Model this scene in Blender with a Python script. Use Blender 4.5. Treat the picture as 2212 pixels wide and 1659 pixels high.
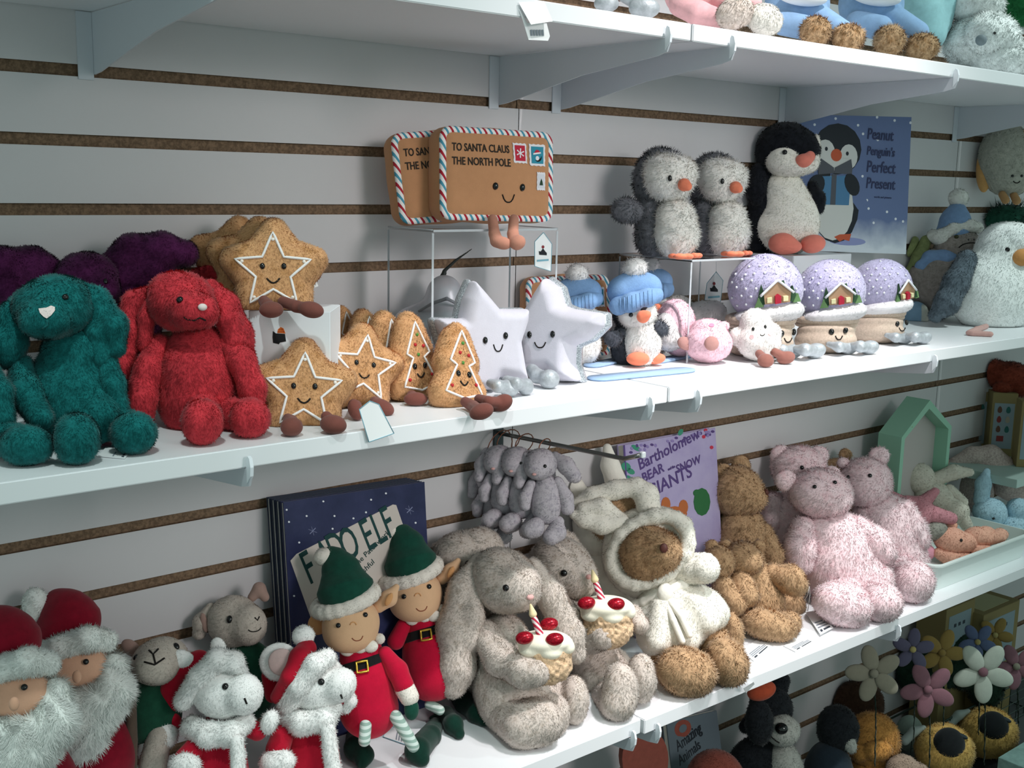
import bpy, bmesh, math, random
import numpy as np
from mathutils import Vector, Matrix
for o in list(bpy.data.objects): bpy.data.objects.remove(o)
S=bpy.context.scene; COL=S.collection
# ---------------- camera ----------------
F=2448.77
M=np.array([[0.77291163,-0.63420599,0.01975761],[0.09592961,0.14757706,0.98438738],[0.62722015,0.75894912,-0.17490316]])
CP=np.array([0.,-1.31174739,1.54723769])
cam=bpy.data.cameras.new('camera'); co=bpy.data.objects.new('camera',cam); COL.objects.link(co)
cam.sensor_width=36; cam.lens=36*F/2212; cam.clip_start=.02
r_,u_,f_=[Vector(a) for a in M]
mw=Matrix((r_,u_,-f_)).transposed().to_4x4(); mw.translation=Vector(CP); co.matrix_world=mw
S.camera=co
# ---------------- world, lights, exposure ----------------
w=bpy.data.worlds.new('world'); S.world=w; w.use_nodes=True
w.node_tree.nodes['Background'].inputs[0].default_value=(.60,.80,.76,1)
w.node_tree.nodes['Background'].inputs[1].default_value=.50
S.view_settings.view_transform='Standard'; S.view_settings.look='None'; S.view_settings.gamma=1
S.view_settings.use_curve_mapping=False; S.view_settings.exposure=0.12
def spot(name,loc,tgt,power,ang,blend,rad,col):
    l=bpy.data.lights.new(name,'SPOT'); l.energy=power; l.spot_size=math.radians(ang); l.spot_blend=blend
    l.shadow_soft_size=rad; l.color=col
    o=bpy.data.objects.new(name,l); COL.objects.link(o); o.location=loc
    d=Vector(tgt)-Vector(loc); o.rotation_euler=d.to_track_quat('-Z','Y').to_euler()
    return o
spot('ceiling_spot',(1.2,-1.05,2.98),(1.25,-.22,1.25),100,46,.9,.025,(1,.95,.95))
spot('ceiling_spot_side',(2.3,-1.08,3.0),(1.9,-.22,1.15),62,56,1,.03,(.86,1,.98))
spot('ceiling_spot_low',(1.35,-.95,2.9),(1.4,-.26,.8),62,34,.9,.03,(1,.98,.98))
spot('ceiling_spot_end',(.1,-1.05,2.9),(.35,-.22,1.25),48,60,1,.03,(.85,1,.97))
def area(name,loc,tgt,power,sx,sy,col):
    l=bpy.data.lights.new(name,'AREA'); l.energy=power; l.shape='RECTANGLE'; l.size=sx; l.size_y=sy; l.color=col
    o=bpy.data.objects.new(name,l); COL.objects.link(o); o.location=loc
    d=Vector(tgt)-Vector(loc); o.rotation_euler=d.to_track_quat('-Z','Y').to_euler(); return o
spot('added_aisle_fill',(1.15,-2.4,2.0),(1.15,0,1.06),96,47,1,.35,(1,.95,.94))  # added fill that brightens the wall below the shelves, not a known lamp
# ---------------- levels ----------------
ZU=1.7247; TU=.021; ZM=1.28525; ZL=.8099; ZR=.8056; TM=.0204
DU=.3204; DM=.3081; DL=.2886; SL=.0762
def ray(u,v): return np.array([(u-1106)/F,-(v-829.5)/F,1.])@M
def rays(uv): uv=np.asarray(uv,float).reshape(-1,2); return np.c_[(uv[:,0]-1106)/F,-(uv[:,1]-829.5)/F,np.ones(len(uv))]@M
def onZ(u,v,z): d=ray(u,v); return CP+(z-CP[2])/d[2]*d
def onY(u,v,y): d=ray(u,v); return CP+(y-CP[1])/d[1]*d
def dep(P): return float((np.asarray(P)-CP)@M[2])
# ---------------- materials ----------------
def lin(h):
    if isinstance(h,str): h=[int(h[i:i+2],16)/255 for i in (0,2,4)]
    return tuple(((c+.055)/1.055)**2.4 if c>.04045 else c/12.92 for c in h)+(1,)
MATS={}
def mat(key,col,rough=.7,metal=0,spec=.3,noise=0,nscale=40,bump=0,bscale=300,sheen=0,trans=0,coat=0,col2=None,contrast=None,alpha=1):
    if key in MATS: return MATS[key]
    m=bpy.data.materials.new(key); MATS[key]=m; m.use_nodes=True; nt=m.node_tree; b=nt.nodes['Principled BSDF']
    b.inputs['Base Color'].default_value=lin(col); b.inputs['Roughness'].default_value=rough; b.inputs['Metallic'].default_value=metal
    b.inputs['Specular IOR Level'].default_value=spec
    if sheen: b.inputs['Sheen Weight'].default_value=sheen; b.inputs['Sheen Roughness'].default_value=.5
    if trans: b.inputs['Transmission Weight'].default_value=trans; b.inputs['IOR'].default_value=1.3
    if coat: b.inputs['Coat Weight'].default_value=coat
    if noise or bump: tc=nt.nodes.new('ShaderNodeTexCoord')
    if noise:
        n=nt.nodes.new('ShaderNodeTexNoise'); n.inputs['Scale'].default_value=nscale; n.inputs['Detail'].default_value=6; n.inputs['Roughness'].default_value=.65
        nt.links.new(tc.outputs['Object'],n.inputs['Vector'])
        r=nt.nodes.new('ShaderNodeValToRGB'); lo,hi=contrast or (.35,.65)
        r.color_ramp.elements[0].position=lo; r.color_ramp.elements[1].position=hi
        c=lin(col); c2=lin(col2) if col2 else tuple(x*(1-noise) for x in c[:3])+(1,)
        r.color_ramp.elements[0].color=c2; r.color_ramp.elements[1].color=c
        nt.links.new(n.outputs['Fac'],r.inputs[0]); nt.links.new(r.outputs[0],b.inputs['Base Color'])
    if bump:
        n2=nt.nodes.new('ShaderNodeTexNoise'); n2.inputs['Scale'].default_value=bscale; n2.inputs['Detail'].default_value=4
        nt.links.new(tc.outputs['Object'],n2.inputs['Vector'])
        bp=nt.nodes.new('ShaderNodeBump'); bp.inputs['Strength'].default_value=bump; bp.inputs['Distance'].default_value=.002
        nt.links.new(n2.outputs['Fac'],bp.inputs['Height']); nt.links.new(bp.outputs[0],b.inputs['Normal'])
    return m
def fur(key,col,dark=.35,nscale=70,col2=None,contrast=(.36,.6)):
    return mat('plush_'+key,col,rough=1,spec=.05,noise=dark,nscale=nscale,sheen=.12,col2=col2,contrast=contrast,bump=.25,bscale=220)
    if new:
        nt=m.node_tree; b=nt.nodes['Principled BSDF']; out=nt.nodes['Material Output']; t=nt.nodes.new('ShaderNodeBsdfTranslucent'); mx=nt.nodes.new('ShaderNodeMixShader'); mx.inputs[0].default_value=.35
        src=b.inputs['Base Color'].links[0].from_socket; nt.links.new(src,t.inputs[0]); nt.links.new(b.outputs[0],mx.inputs[1]); nt.links.new(t.outputs[0],mx.inputs[2]); nt.links.new(mx.outputs[0],out.inputs[0])
    return m
def felt(key,col,noise=.12): return mat('fabric_'+key,col,rough=.95,spec=.1,noise=noise,nscale=90,sheen=.15,bump=.15,bscale=900)
def plain(key,col,rough=.5,**k): return mat(key,col,rough=rough,**k)
def acrylic():
    if 'acrylic' in MATS: return MATS['acrylic']
    m=bpy.data.materials.new('acrylic'); MATS['acrylic']=m; m.use_nodes=True; nt=m.node_tree; nt.nodes.remove(nt.nodes['Principled BSDF'])
    out=nt.nodes['Material Output']; t=nt.nodes.new('ShaderNodeBsdfTransparent'); t.inputs[0].default_value=(.985,.988,.99,1)
    g=nt.nodes.new('ShaderNodeBsdfGlossy'); g.inputs['Roughness'].default_value=.04; fr=nt.nodes.new('ShaderNodeFresnel'); fr.inputs[0].default_value=1.12
    mx=nt.nodes.new('ShaderNodeMixShader'); nt.links.new(fr.outputs[0],mx.inputs[0]); nt.links.new(t.outputs[0],mx.inputs[1]); nt.links.new(g.outputs[0],mx.inputs[2]); nt.links.new(mx.outputs[0],out.inputs[0]); return m
# ---------------- mesh helpers ----------------
def link(name,me,m,parent=None,smooth=False):
    o=bpy.data.objects.new(name,me); COL.objects.link(o)
    if m is not None and not me.materials: me.materials.append(m)
    if parent is not None: o.parent=parent
    if smooth: me.polygons.foreach_set('use_smooth',[True]*len(me.polygons))
    return o
def bmo(name,bm,m,parent=None,smooth=False,off=None):
    me=bpy.data.meshes.new(name)
    if off is not None: bmesh.ops.translate(bm,verts=bm.verts,vec=-Vector(off))
    bmesh.ops.recalc_face_normals(bm,faces=bm.faces)
    bm.to_mesh(me); bm.free(); return link(name,me,m,parent,smooth)
def bx(bm,a,b,bev=0):
    a=Vector(a); b=Vector(b); r=bmesh.ops.create_cube(bm,size=1)
    for v in r['verts']: v.co=Vector(((a[i]+b[i])/2+v.co[i]*(b[i]-a[i]) for i in range(3)))
    if bev: bmesh.ops.bevel(bm,geom=list({e for v in r['verts'] for e in v.link_edges}),offset=bev,segments=2,affect='EDGES')
def box(name,a,b,m,parent=None,bev=.0008,off=None):
    bm=bmesh.new(); bx(bm,a,b,bev); return bmo(name,bm,m,parent,off=off)
def tubebm(bm,pts,rad,seg=8,closed=False,cap=True):
    pts=[Vector(p) for p in pts]; n=len(pts); rings=[]
    rad=[rad]*n if not hasattr(rad,'__len__') else rad
    prev=None
    for i,p in enumerate(pts):
        a=pts[i-1] if (i>0 or closed) else p; b=pts[(i+1)%n] if (i<n-1 or closed) else p
        t=(b-a).normalized() if (b-a).length>1e-9 else Vector((0,0,1))
        if prev is None: x=t.orthogonal().normalized()
        else:
            x=prev-t*prev.dot(t); x=x.normalized() if x.length>1e-6 else t.orthogonal().normalized()
        prev=x; y=t.cross(x)
        rings.append([bm.verts.new(p+(x*math.cos(k*2*math.pi/seg)+y*math.sin(k*2*math.pi/seg))*rad[i]) for k in range(seg)])
    for i in range(n if closed else n-1):
        A=rings[i];B=rings[(i+1)%n]
        for k in range(seg): bm.faces.new((A[k],A[(k+1)%seg],B[(k+1)%seg],B[k]))
    if cap and not closed:
        bm.faces.new(rings[0][::-1]); bm.faces.new(rings[-1])
def tube(name,pts,rad,m,parent=None,seg=8,closed=False,off=None):
    bm=bmesh.new(); tubebm(bm,pts,rad,seg,closed); return bmo(name,bm,m,parent,True,off)
def prism(name,pts,nrm,th,m,parent=None,off=None,bev=0):
    """planar polygon pts (world), extruded by th along -nrm"""
    bm=bmesh.new(); vs=[bm.verts.new(Vector(p)) for p in pts]; f=bm.faces.new(vs)
    e=bmesh.ops.extrude_face_region(bm,geom=[f]); ev=[g for g in e['geom'] if isinstance(g,bmesh.types.BMVert)]
    bmesh.ops.translate(bm,verts=ev,vec=-Vector(nrm)*th)
    if bev: bmesh.ops.bevel(bm,geom=list(bm.edges),offset=bev,segments=1,affect='EDGES')
    return bmo(name,bm,m,parent,off=off)
def struct(o): o['kind']='structure'; return o
def tag(o,label,cat,group=None,kind=None):
    o['label']=label; o['category']=cat
    if group: o['group']=group
    if kind: o['kind']=kind
    return o
def empty(name,loc,label=None,cat=None,group=None):
    o=bpy.data.objects.new(name,None); COL.objects.link(o); o.location=Vector(loc); o.empty_display_size=.02
    if label: tag(o,label,cat,group)
    return o
def txt(name,s,m,parent,mtx,size,ext=.0003,space=1.0,shear=0,bold=0):
    c=bpy.data.curves.new(name,'FONT'); c.body=s; c.size=size; c.extrude=ext; c.space_character=space; c.shear=shear; c.offset=bold
    c.resolution_u=3
    t=bpy.data.objects.new('tmp',c); COL.objects.link(t)
    dg=bpy.context.evaluated_depsgraph_get(); me=bpy.data.meshes.new_from_object(t.evaluated_get(dg)); bpy.data.objects.remove(t)
    me.transform(mtx); me.name=name; me.materials.clear(); o=link(name,me,m,parent); return o
# ---------------- the room ----------------
WH=mat('white_laminate','d2cfd1',rough=.45,spec=.4,noise=.03,nscale=6)
SH=mat('white_shelf','f0f1f4',rough=.35,spec=.45)
MDF=mat('brown_mdf','8a705a',rough=.9,noise=.45,nscale=260,contrast=(.4,.6))
BR=plain('bracket_white','cfd3da',.4)
def wallpanel(name,x0,x1):
    zs=[]; top=2.42; bot=0.0
    prof=[(top,0,0)]; k=-9
    while True:
        z=1.66-SL*k+.0003; a,b=z+.0066,z-.0066
        if b<bot+.01: break
        if a<top-.01: prof+=[(a,0,0),(a,.0055,1),(b,.0055,1),(b,0,1)]
        k+=1
    prof+=[(bot,0,0),(bot,.018,1)]; prof.append((top,.018,1))
    bm=bmesh.new(); A=[bm.verts.new((x0,y,z)) for z,y,_ in prof]; B=[bm.verts.new((x1,y,z)) for z,y,_ in prof]
    n=len(prof)
    for i in range(n):
        j=(i+1)%n; f=bm.faces.new((A[i],A[j],B[j],B[i])); f.material_index=prof[j][2] if j else 1
        if prof[i][1]==0 and prof[j][1]==0: f.material_index=0
    me=bpy.data.meshes.new(name); bmesh.ops.recalc_face_normals(bm,faces=bm.faces); bm.to_mesh(me); bm.free()
    me.materials.append(WH); me.materials.append(MDF); return struct(link(name,me,None))
wallpanel('wall_back',-.45,1.0860); wallpanel('wall_back.001',1.0874,2.31); wallpanel('wall_back.002',2.3115,3.9)
struct(box('wall_back.003',(-.45,.02,0),(3.9,.06,2.42),plain('dark_gap','20201f',.9)))
FLOORM=mat('floor_vinyl','55524d',rough=.5,noise=.1,nscale=8)
struct(box('floor',(-1.2,-2.6,-.05),(4.4,.06,0),FLOORM,bev=0))
def shelf(name,x0,x1,d,ztop,th,label):
    o=box(name,(x0,-d,ztop-th),(x1,-.0008,ztop),SH,bev=.0012); return tag(o,label,'shelf')
XJ=1.0973
shelf('wall_shelf',-.125,XJ-.0006,DU,ZU+TU,TU,'white laminate shelf board along the top left, its underside in view')
shelf('wall_shelf',XJ+.0024,2.318,DU,ZU+TU,TU,'white laminate shelf board at the top right, bears and a polar teddy on it')
shelf('wall_shelf',2.3205,3.6,DU,ZU+TU,TU,'far top shelf board beyond the last joint at the right edge')
shelf('wall_shelf',2.3205,3.6,DM,ZM,TM,'far middle shelf board beyond the white goose at the right edge')
shelf('wall_shelf',2.3205,3.6,DL,ZR,.0217,'far lower shelf board holding the picture boxes at the right edge')
shelf('wall_shelf',-.125,XJ-.0010,DM,ZM,TM,'white middle shelf board on the left, red and teal rabbits on it')
shelf('wall_shelf',XJ+.0016,2.318,DM,ZM,TM,'white middle shelf board on the right, snow globe plushes on it')
shelf('wall_shelf',-.125,XJ-.0045,DL,ZL,.0217,'white lower shelf board on the left, elves and cake rabbits on it')
shelf('wall_shelf',XJ+.0030,2.318,DL,ZR,.0217,'white lower shelf board on the right, bears and a plastic tray on it')
CLIP=mat('bracket_clip','e9eef4',rough=.3,spec=.5)
def bracket(x,z,d,label,full=True):
    """shelf bracket: plate under the board, flange on the wall and an upturned rounded lip in front"""
    e=empty('shelf_bracket',(x,0,z),label,'shelf bracket','shelf brackets')
    bm=bmesh.new(); y0,y1=-.001,-(d+.0045); h=.0675
    P=[(y0,-.0006),(y0,-h),(-.02,-h+.002),(-d*.55,-.036),(-d+.01,-.021),(y1-.002,-.017)]
    # rounded nose rising in front of the board
    P+=[(y1-.0065,-.006),(y1-.0075,.003),(y1-.005,.0115),(y1-.001,.0135),(y1+.0015,.010),(y1+.0025,-.0006)]
    vs=[bm.verts.new((x-.0011,y,z+zz)) for y,zz in P]; f=bm.faces.new(vs)
    r=bmesh.ops.extrude_face_region(bm,geom=[f]); bmesh.ops.translate(bm,verts=[g for g in r['geom'] if isinstance(g,bmesh.types.BMVert)],vec=(.0022,0,0))
    bmo('bracket_arm',bm,BR,e,off=(x,0,z))
    bm=bmesh.new(); bx(bm,(x-.0185,-.0022,z-.0735),(x-.0012,-.0002,z-.0006),.0003); bmo('wall_flange',bm,BR,e,off=(x,0,z))
    bm=bmesh.new(); pts=[(y1-.0065,-.006),(y1-.0075,.003),(y1-.005,.0115),(y1-.001,.0135),(y1+.0012,.010),(y1+.0012,-.004),(y1+.001,-.015)]
    vs=[bm.verts.new((x-.0018,y-.0002,z+zz)) for y,zz in pts]; f=bm.faces.new(vs)
    r=bmesh.ops.extrude_face_region(bm,geom=[f]); bmesh.ops.translate(bm,verts=[g for g in r['geom'] if isinstance(g,bmesh.types.BMVert)],vec=(.0036,0,0))
    bmo('front_lip',bm,CLIP,e,off=(x,0,z)); return e
for x,s in ((.4683,'under the top shelf, first from the left'),(1.0483,'under the top shelf, just left of the board joint'),(1.1682,'under the top shelf, just right of the board joint'),(1.709,'under the top shelf, above the big penguin'),(2.300,'under the top shelf, at the far right end')):
    bracket(x,ZU-.0003,DU,'white metal shelf bracket '+s)
for x,s in ((.4915,'under the middle shelf below the red rabbit'),(1.058,'under the middle shelf just left of the board joint'),(1.150,'under the middle shelf just right of the board joint'),(1.7405,'under the middle shelf below the third snow globe')):
    bracket(x,ZM-TM-.0003,DM,'white metal shelf bracket '+s)
for x,zz,s in ((1.0715,ZL,'under the lower shelf just left of the board joint'),(1.1215,ZR,'under the lower shelf just right of the board joint'),(1.731,ZR,'under the lower shelf below the pink bears')):
    bracket(x,zz-.0217-.0003,DL,'white metal shelf bracket '+s)
# ---------------- soft shapes: smooth unions of rounded volumes, meshed ----------------
rng=np.random.default_rng(7)
def sdE(P,c,A,r):
    p=(P-c)@A.T; k0=np.sqrt(((p/r)**2).sum(-1)); k1=np.sqrt(((p/(r*r))**2).sum(-1))+1e-9
    return k0*(k0-1)/k1
def sdC(P,a,b,ra,rb):
    ba=b-a; h=np.clip(((P-a)@ba)/max(float(ba@ba),1e-12),0,1); return np.sqrt(((P-a-h[...,None]*ba)**2).sum(-1))-(ra+(rb-ra)*h)
def sdB(P,c,A,h,r):
    q=np.abs((P-c)@A.T)-(h-r); return np.sqrt((np.maximum(q,0)**2).sum(-1))+np.minimum(q.max(-1),0)-r
def sdG(P,c,A,poly,rim,T,round_):
    """pillow from a 2-D outline poly (n,2) in the plane of axes A[0],A[1]"""
    p=(P-c)@A.T; q=p[...,:2]; sh=q.shape[:-1]; q=q.reshape(-1,2); n=len(poly)
    d=np.full(len(q),1e9); s=np.zeros(len(q),bool)
    for i in range(n):
        a=poly[i]; b=poly[(i+1)%n]; e=b-a; w_=q-a; t=np.clip((w_@e)/(e@e),0,1); d=np.minimum(d,((w_-t[:,None]*e)**2).sum(1))
        c1=(a[1]<=q[:,1])&(b[1]>q[:,1]); c2=(a[1]>q[:,1])&(b[1]<=q[:,1]); cr=e[0]*w_[:,1]-e[1]*w_[:,0]
        s^=(c1&(cr>0))|(c2&(cr<0))
    d=np.sqrt(d); d=np.where(s,-d,d)-round_; d=d.reshape(sh)
    a_=np.maximum(d+rim,0); return (np.sqrt(a_**2+(p[...,2]*rim/T)**2)-rim)*min(1,T/rim)
def sdf1(pr,P):
    k=pr[0]
    return (sdE if k=='E' else sdC if k=='C' else sdB if k=='B' else sdG)(P,*pr[1:])
def sdf(prims,P,k,clip=()):
    d=None
    for pr in prims:
        e=sdf1(pr,P)
        if d is None: d=e
        elif k>0:
            h=np.clip(.5+.5*(d-e)/k,0,1); d=d*(1-h)+e*h-k*h*(1-h)
        else: d=np.minimum(d,e)
    for ax,sg,val in clip: d=np.maximum(d,sg*(P[...,ax]-val))
    return d
def bounds(prims):
    lo=np.full(3,1e9); hi=-lo
    for pr in prims:
        if pr[0]=='E': c=pr[1]; r=np.abs(pr[2].T)@pr[3]; a,b=c-r,c+r
        elif pr[0]=='C': rr=max(pr[3],pr[4]); a,b=np.minimum(pr[1],pr[2])-rr,np.maximum(pr[1],pr[2])+rr
        elif pr[0]=='B': r=np.abs(pr[2].T)@pr[3]; a,b=pr[1]-r,pr[1]+r
        else:
            m=np.abs(pr[3]).max(0)+pr[6]; r=np.abs(pr[2].T)@np.array([m[0],m[1],pr[5]]); a,b=pr[1]-r,pr[1]+r
        lo=np.minimum(lo,a); hi=np.maximum(hi,b)
    return lo,hi
EDG=[((0,0,0),(1,0,0)),((0,1,0),(1,1,0)),((0,0,1),(1,0,1)),((0,1,1),(1,1,1)),((0,0,0),(0,1,0)),((1,0,0),(1,1,0)),((0,0,1),(0,1,1)),((1,0,1),(1,1,1)),((0,0,0),(0,0,1)),((1,0,0),(1,0,1)),((0,1,0),(0,1,1)),((1,1,0),(1,1,1))]
def nets(prims,k,vox,clip,lump=0):
    lo,hi=bounds(prims); lo=lo-2.5*vox-k*.3; hi=hi+2.5*vox+k*.3; n=np.maximum(((hi-lo)/vox).astype(int)+2,4)
    g=[lo[i]+vox*np.arange(n[i]) for i in range(3)]
    P=np.stack(np.meshgrid(*g,indexing='ij'),-1); V=sdf(prims,P,k,clip)
    if lump:
        f=2*np.pi/.021; V=V+lump*(np.sin(P[...,0]*f+1.3*np.sin(P[...,2]*f*.7))*np.sin(P[...,1]*f*1.1+P[...,2]*f*.9)+.6*np.sin(P[...,2]*f*2.1+P[...,0]*f*1.7)*np.sin(P[...,1]*f*1.9))
    nx,ny,nz=V.shape; pos=np.zeros((nx-1,ny-1,nz-1,3)); cnt=np.zeros((nx-1,ny-1,nz-1))
    def sh(o): return V[o[0]:nx-1+o[0],o[1]:ny-1+o[1],o[2]:nz-1+o[2]]
    for a,b in EDG:
        va,vb=sh(a),sh(b); m=(va<0)!=(vb<0); t=np.where(m,va/np.where(m,va-vb,1),0)
        for i in range(3): pos[...,i]+=np.where(m,a[i]+t*(b[i]-a[i]),0)
        cnt+=m
    act=cnt>0; idx=-np.ones(act.shape,int); idx[act]=np.arange(act.sum())
    ijk=np.argwhere(act); vv=lo+vox*(ijk+pos[act]/cnt[act][:,None]); faces=[]
    for ax in range(3):
        o=[0,0,0]; o[ax]=1; sl=tuple(slice(0,V.shape[i]-o[i]) for i in range(3)); s2=tuple(slice(o[i],None) for i in range(3))
        A,B=V[sl]<0,V[s2]<0; e=np.argwhere(A!=B); b,c=[(1,2),(2,0),(0,1)][ax]
        ok=(e[:,b]>0)&(e[:,c]>0)&(e[:,b]<V.shape[b]-1)&(e[:,c]<V.shape[c]-1); e=e[ok]
        def cell(db,dc):
            q=e.copy(); q[:,b]-=db; q[:,c]-=dc; return idx[q[:,0],q[:,1],q[:,2]]
        Q=np.stack([cell(1,1),cell(0,1),cell(0,0),cell(1,0)],1); fl=~A[e[:,0],e[:,1],e[:,2]]; Q[fl]=Q[fl][:,::-1]; faces.append(Q)
    return vv,np.concatenate(faces)
def vnormals(v,f):
    n=np.cross(v[f[:,2]]-v[f[:,0]],v[f[:,3]]-v[f[:,1]]); N=np.zeros_like(v)
    for i in range(4): np.add.at(N,f[:,i],n)
    return N/(np.linalg.norm(N,axis=1)[:,None]+1e-12),n
def blades(v,f,N,fn,L,dens,wid,curl,flow,zmin,ymax):
    ar=np.linalg.norm(fn,axis=1)/2; n=int(ar.sum()*dens)
    if n<1: return None
    fi=rng.choice(len(f),n,p=ar/ar.sum()); a,b=rng.random((2,n,1)); q=f[fi]
    p=(v[q[:,0]]*(1-a)+v[q[:,1]]*a)*(1-b)+(v[q[:,3]]*(1-a)+v[q[:,2]]*a)*b
    nn=(N[q[:,0]]*(1-a)+N[q[:,1]]*a)*(1-b)+(N[q[:,3]]*(1-a)+N[q[:,2]]*a)*b; nn/=np.linalg.norm(nn,axis=1)[:,None]+1e-9
    g=np.tile(np.asarray(flow,float),(n,1)); fq=2*np.pi/.03
    g=g+.8*np.stack([np.sin(p[:,2]*fq+2*np.sin(p[:,0]*fq)),np.sin(p[:,0]*fq*.8+p[:,2]*fq*.6),.5*np.sin(p[:,1]*fq+p[:,0]*fq)],1)
    g-=nn*(g*nn).sum(1)[:,None]; g/=np.linalg.norm(g,axis=1)[:,None]+1e-6
    r=rng.normal(size=(n,3)); d=nn*.75+g*.75+r*curl; d/=np.linalg.norm(d,axis=1)[:,None]
    LL=L*(.5+.8*rng.random((n,1))); sd=np.cross(d,nn); sd/=np.linalg.norm(sd,axis=1)[:,None]+1e-6
    sd=sd*wid*.5; p0=p-nn*L*.15
    t=p0+d*LL; A=p0-sd; B=p0+sd
    for X in (t,A,B):
        X[:,2]=np.maximum(X[:,2],zmin+.0003); X[:,1]=np.minimum(X[:,1],ymax)
    vb=np.stack([A,B,t],1).reshape(-1,3); m=nn*.9+d*.2+r*.11; m/=np.linalg.norm(m,axis=1)[:,None]
    return vb,np.repeat(m,3,0)
def mk(name,v,f,off,m,bl=None,N=None):
    nv=len(v); nf=len(f)
    allv=v-off; loops=f.reshape(-1); ls=np.arange(nf)*4
    if bl is not None:
        b=bl[0]-off; nb=len(b)//3; allv=np.concatenate([allv,b]); loops=np.concatenate([loops,nv+np.arange(len(b))]); ls=np.concatenate([ls,nf*4+3*np.arange(nb)])
    me=bpy.data.meshes.new(name); me.vertices.add(len(allv)); me.vertices.foreach_set('co',allv.astype(np.float32).ravel())
    me.loops.add(len(loops)); me.loops.foreach_set('vertex_index',loops.astype(np.int32)); me.polygons.add(len(ls)); me.polygons.foreach_set('loop_start',ls.astype(np.int32))
    me.polygons.foreach_set('use_smooth',np.ones(len(ls),bool)); me.update(calc_edges=True)
    if bl is not None:
        me.normals_split_custom_set_from_vertices(np.concatenate([N,bl[1]]).tolist())
    me.materials.append(m); return me
QUAL=float(globals().get('QUAL',1.0))
def proj(P): q=M@(np.asarray(P)-CP); return 1106+F*q[0]/q[2],829.5-F*q[1]/q[2]
class Toy:
    """a plush toy: parts are given where they stand, sized in steps of 1/F of their distance from the lens"""
    def __init__(s,kind,label,cat,u,y,z,group=None,sc=1,ref=None,T=None):
        s.z=z; s.ymax=-.004; s.zmin=z
        q=(u-1106)/F; nn=M[0]-q*M[2]; s.P=np.array([CP[0]-(nn[1]*(y-CP[1])+nn[2]*(z-CP[2]))/nn[0],y,z]); v=proj(s.P)[1]
        s.t=dep(s.P); s.sc=sc; s.u=u; s.v=v; s.ref=ref or (u,v); s.root=empty(kind,s.P,label,cat,group); s.O=np.array(s.root.location)
        s.reg={}
    def m(s,u,v): return s.u+s.sc*(u-s.ref[0]), s.v+s.sc*(v-s.ref[1])
    def pt(s,u,v,d,r=0):
        u,v=s.m(u,v); r=r*s.sc; dr=ray(u,v)
        if d=='g' or isinstance(d,str): # rests on the surface below
            t=(s.zmin-CP[2])/(dr[2]-r/F*.985)
            if t<=0 or t>4: t=s.t
            if len(d)>1: t+=float(d[1:])*.01
        else: t=s.t+d*.01*min(s.sc,1.2)
        return CP+dr*t,t
    def e(s,u,v,d,ru,rv=None,rd=None,roll=0):
        rv=rv or ru; rd=rd or (ru+rv)/2; P,t=s.pt(u,v,d,rv); k=t/F*s.sc; a=math.radians(roll)
        A=np.array([math.cos(a)*M[0]-math.sin(a)*M[1],math.sin(a)*M[0]+math.cos(a)*M[1],M[2]])
        return [('E',P,A,np.array([ru,rv,rd])*k)]
    def c(s,L):
        Q=[(s.pt(u,v,d,r)[0],r*s.sc*s.pt(u,v,d,r)[1]/F) for u,v,d,r in L]
        return [('C',Q[i][0],Q[i+1][0],Q[i][1],Q[i+1][1]) for i in range(len(Q)-1)]
    def limb(s,L):
        A=s.c(L[:-1]) if len(L)>2 else []; E=s.e(*L[-1]); p,t=s.pt(*L[-2]); r=L[-2][3]*s.sc*t/F
        return A+E+[('C',p,E[0][1],r,min(E[0][3])*.75)]
    def px(s,n,t=None): return n*s.sc*(t or s.t)/F
    def part(s,name,prims,mt,k=8,fur=None,parent=None,vox=None,lump=0,clip=True,label=None,flow=(0,0,-1),res=64):
        k=s.px(k); lo,hi=bounds(prims); mx=(hi-lo).max(); vx=max(s.px(2.2),mx/res)/QUAL
        if vox: vx=s.px(vox)
        cl=[(1,1,s.ymax)]
        if clip and s.zmin is not None: cl.append((2,-1,s.zmin+.0004))
        v,f=nets(prims,k,vx,cl,s.px(lump)); 
        if len(f)==0: print('EMPTY',name,s.root.name); return None
        bl=None; N=None
        if fur:
            L=fur[0]; den=fur[1] if len(fur)>1 else 1; wd=fur[2] if len(fur)>2 else 2.0; cu=fur[3] if len(fur)>3 else .25
            N,fn=vnormals(v,f); kk=s.t/F
            bl=blades(v,f,N,fn,L*kk*s.sc,den*.16/(kk*kk)*QUAL,wd*kk,cu,flow,s.zmin if clip else -9,s.ymax)
        me=mk(name,v,f,s.O,mt,bl,N); o=link(name,me,None,parent or s.root)
        if label: o['label']=label
        s.reg[o.name]=(prims,k,cl); return o
    def hit(s,uv,part,lift=0):
        uv=np.asarray(uv,float).reshape(-1,2); uv=np.array([s.m(*q) for q in uv]); prims,k,cl=s.reg[part.name]
        D=rays(uv); lo,hi=bounds(prims); c=(lo+hi)/2; R=np.linalg.norm(hi-lo)/2; t0=dep(c)-R; t=np.full(len(D),t0); L=np.linalg.norm(D,axis=1)
        best=np.full(len(D),1e9); bt=t.copy()
        for _ in range(70):
            d=sdf(prims,CP+D*t[:,None],k,cl); up=np.abs(d)<best; best=np.where(up,np.abs(d),best); bt=np.where(up,t,bt)
            t=np.minimum(t+np.where(np.abs(d)>2e-5,d*.8,0)/L,t0+2.2*R)
        P=CP+D*bt[:,None]; e=5e-4; G=np.stack([sdf(prims,P+e*np.eye(3)[i],k)-sdf(prims,P-e*np.eye(3)[i],k) for i in range(3)],1); G/=np.linalg.norm(G,axis=1)[:,None]+1e-9
        P=P+G*lift; return P,G
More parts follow.
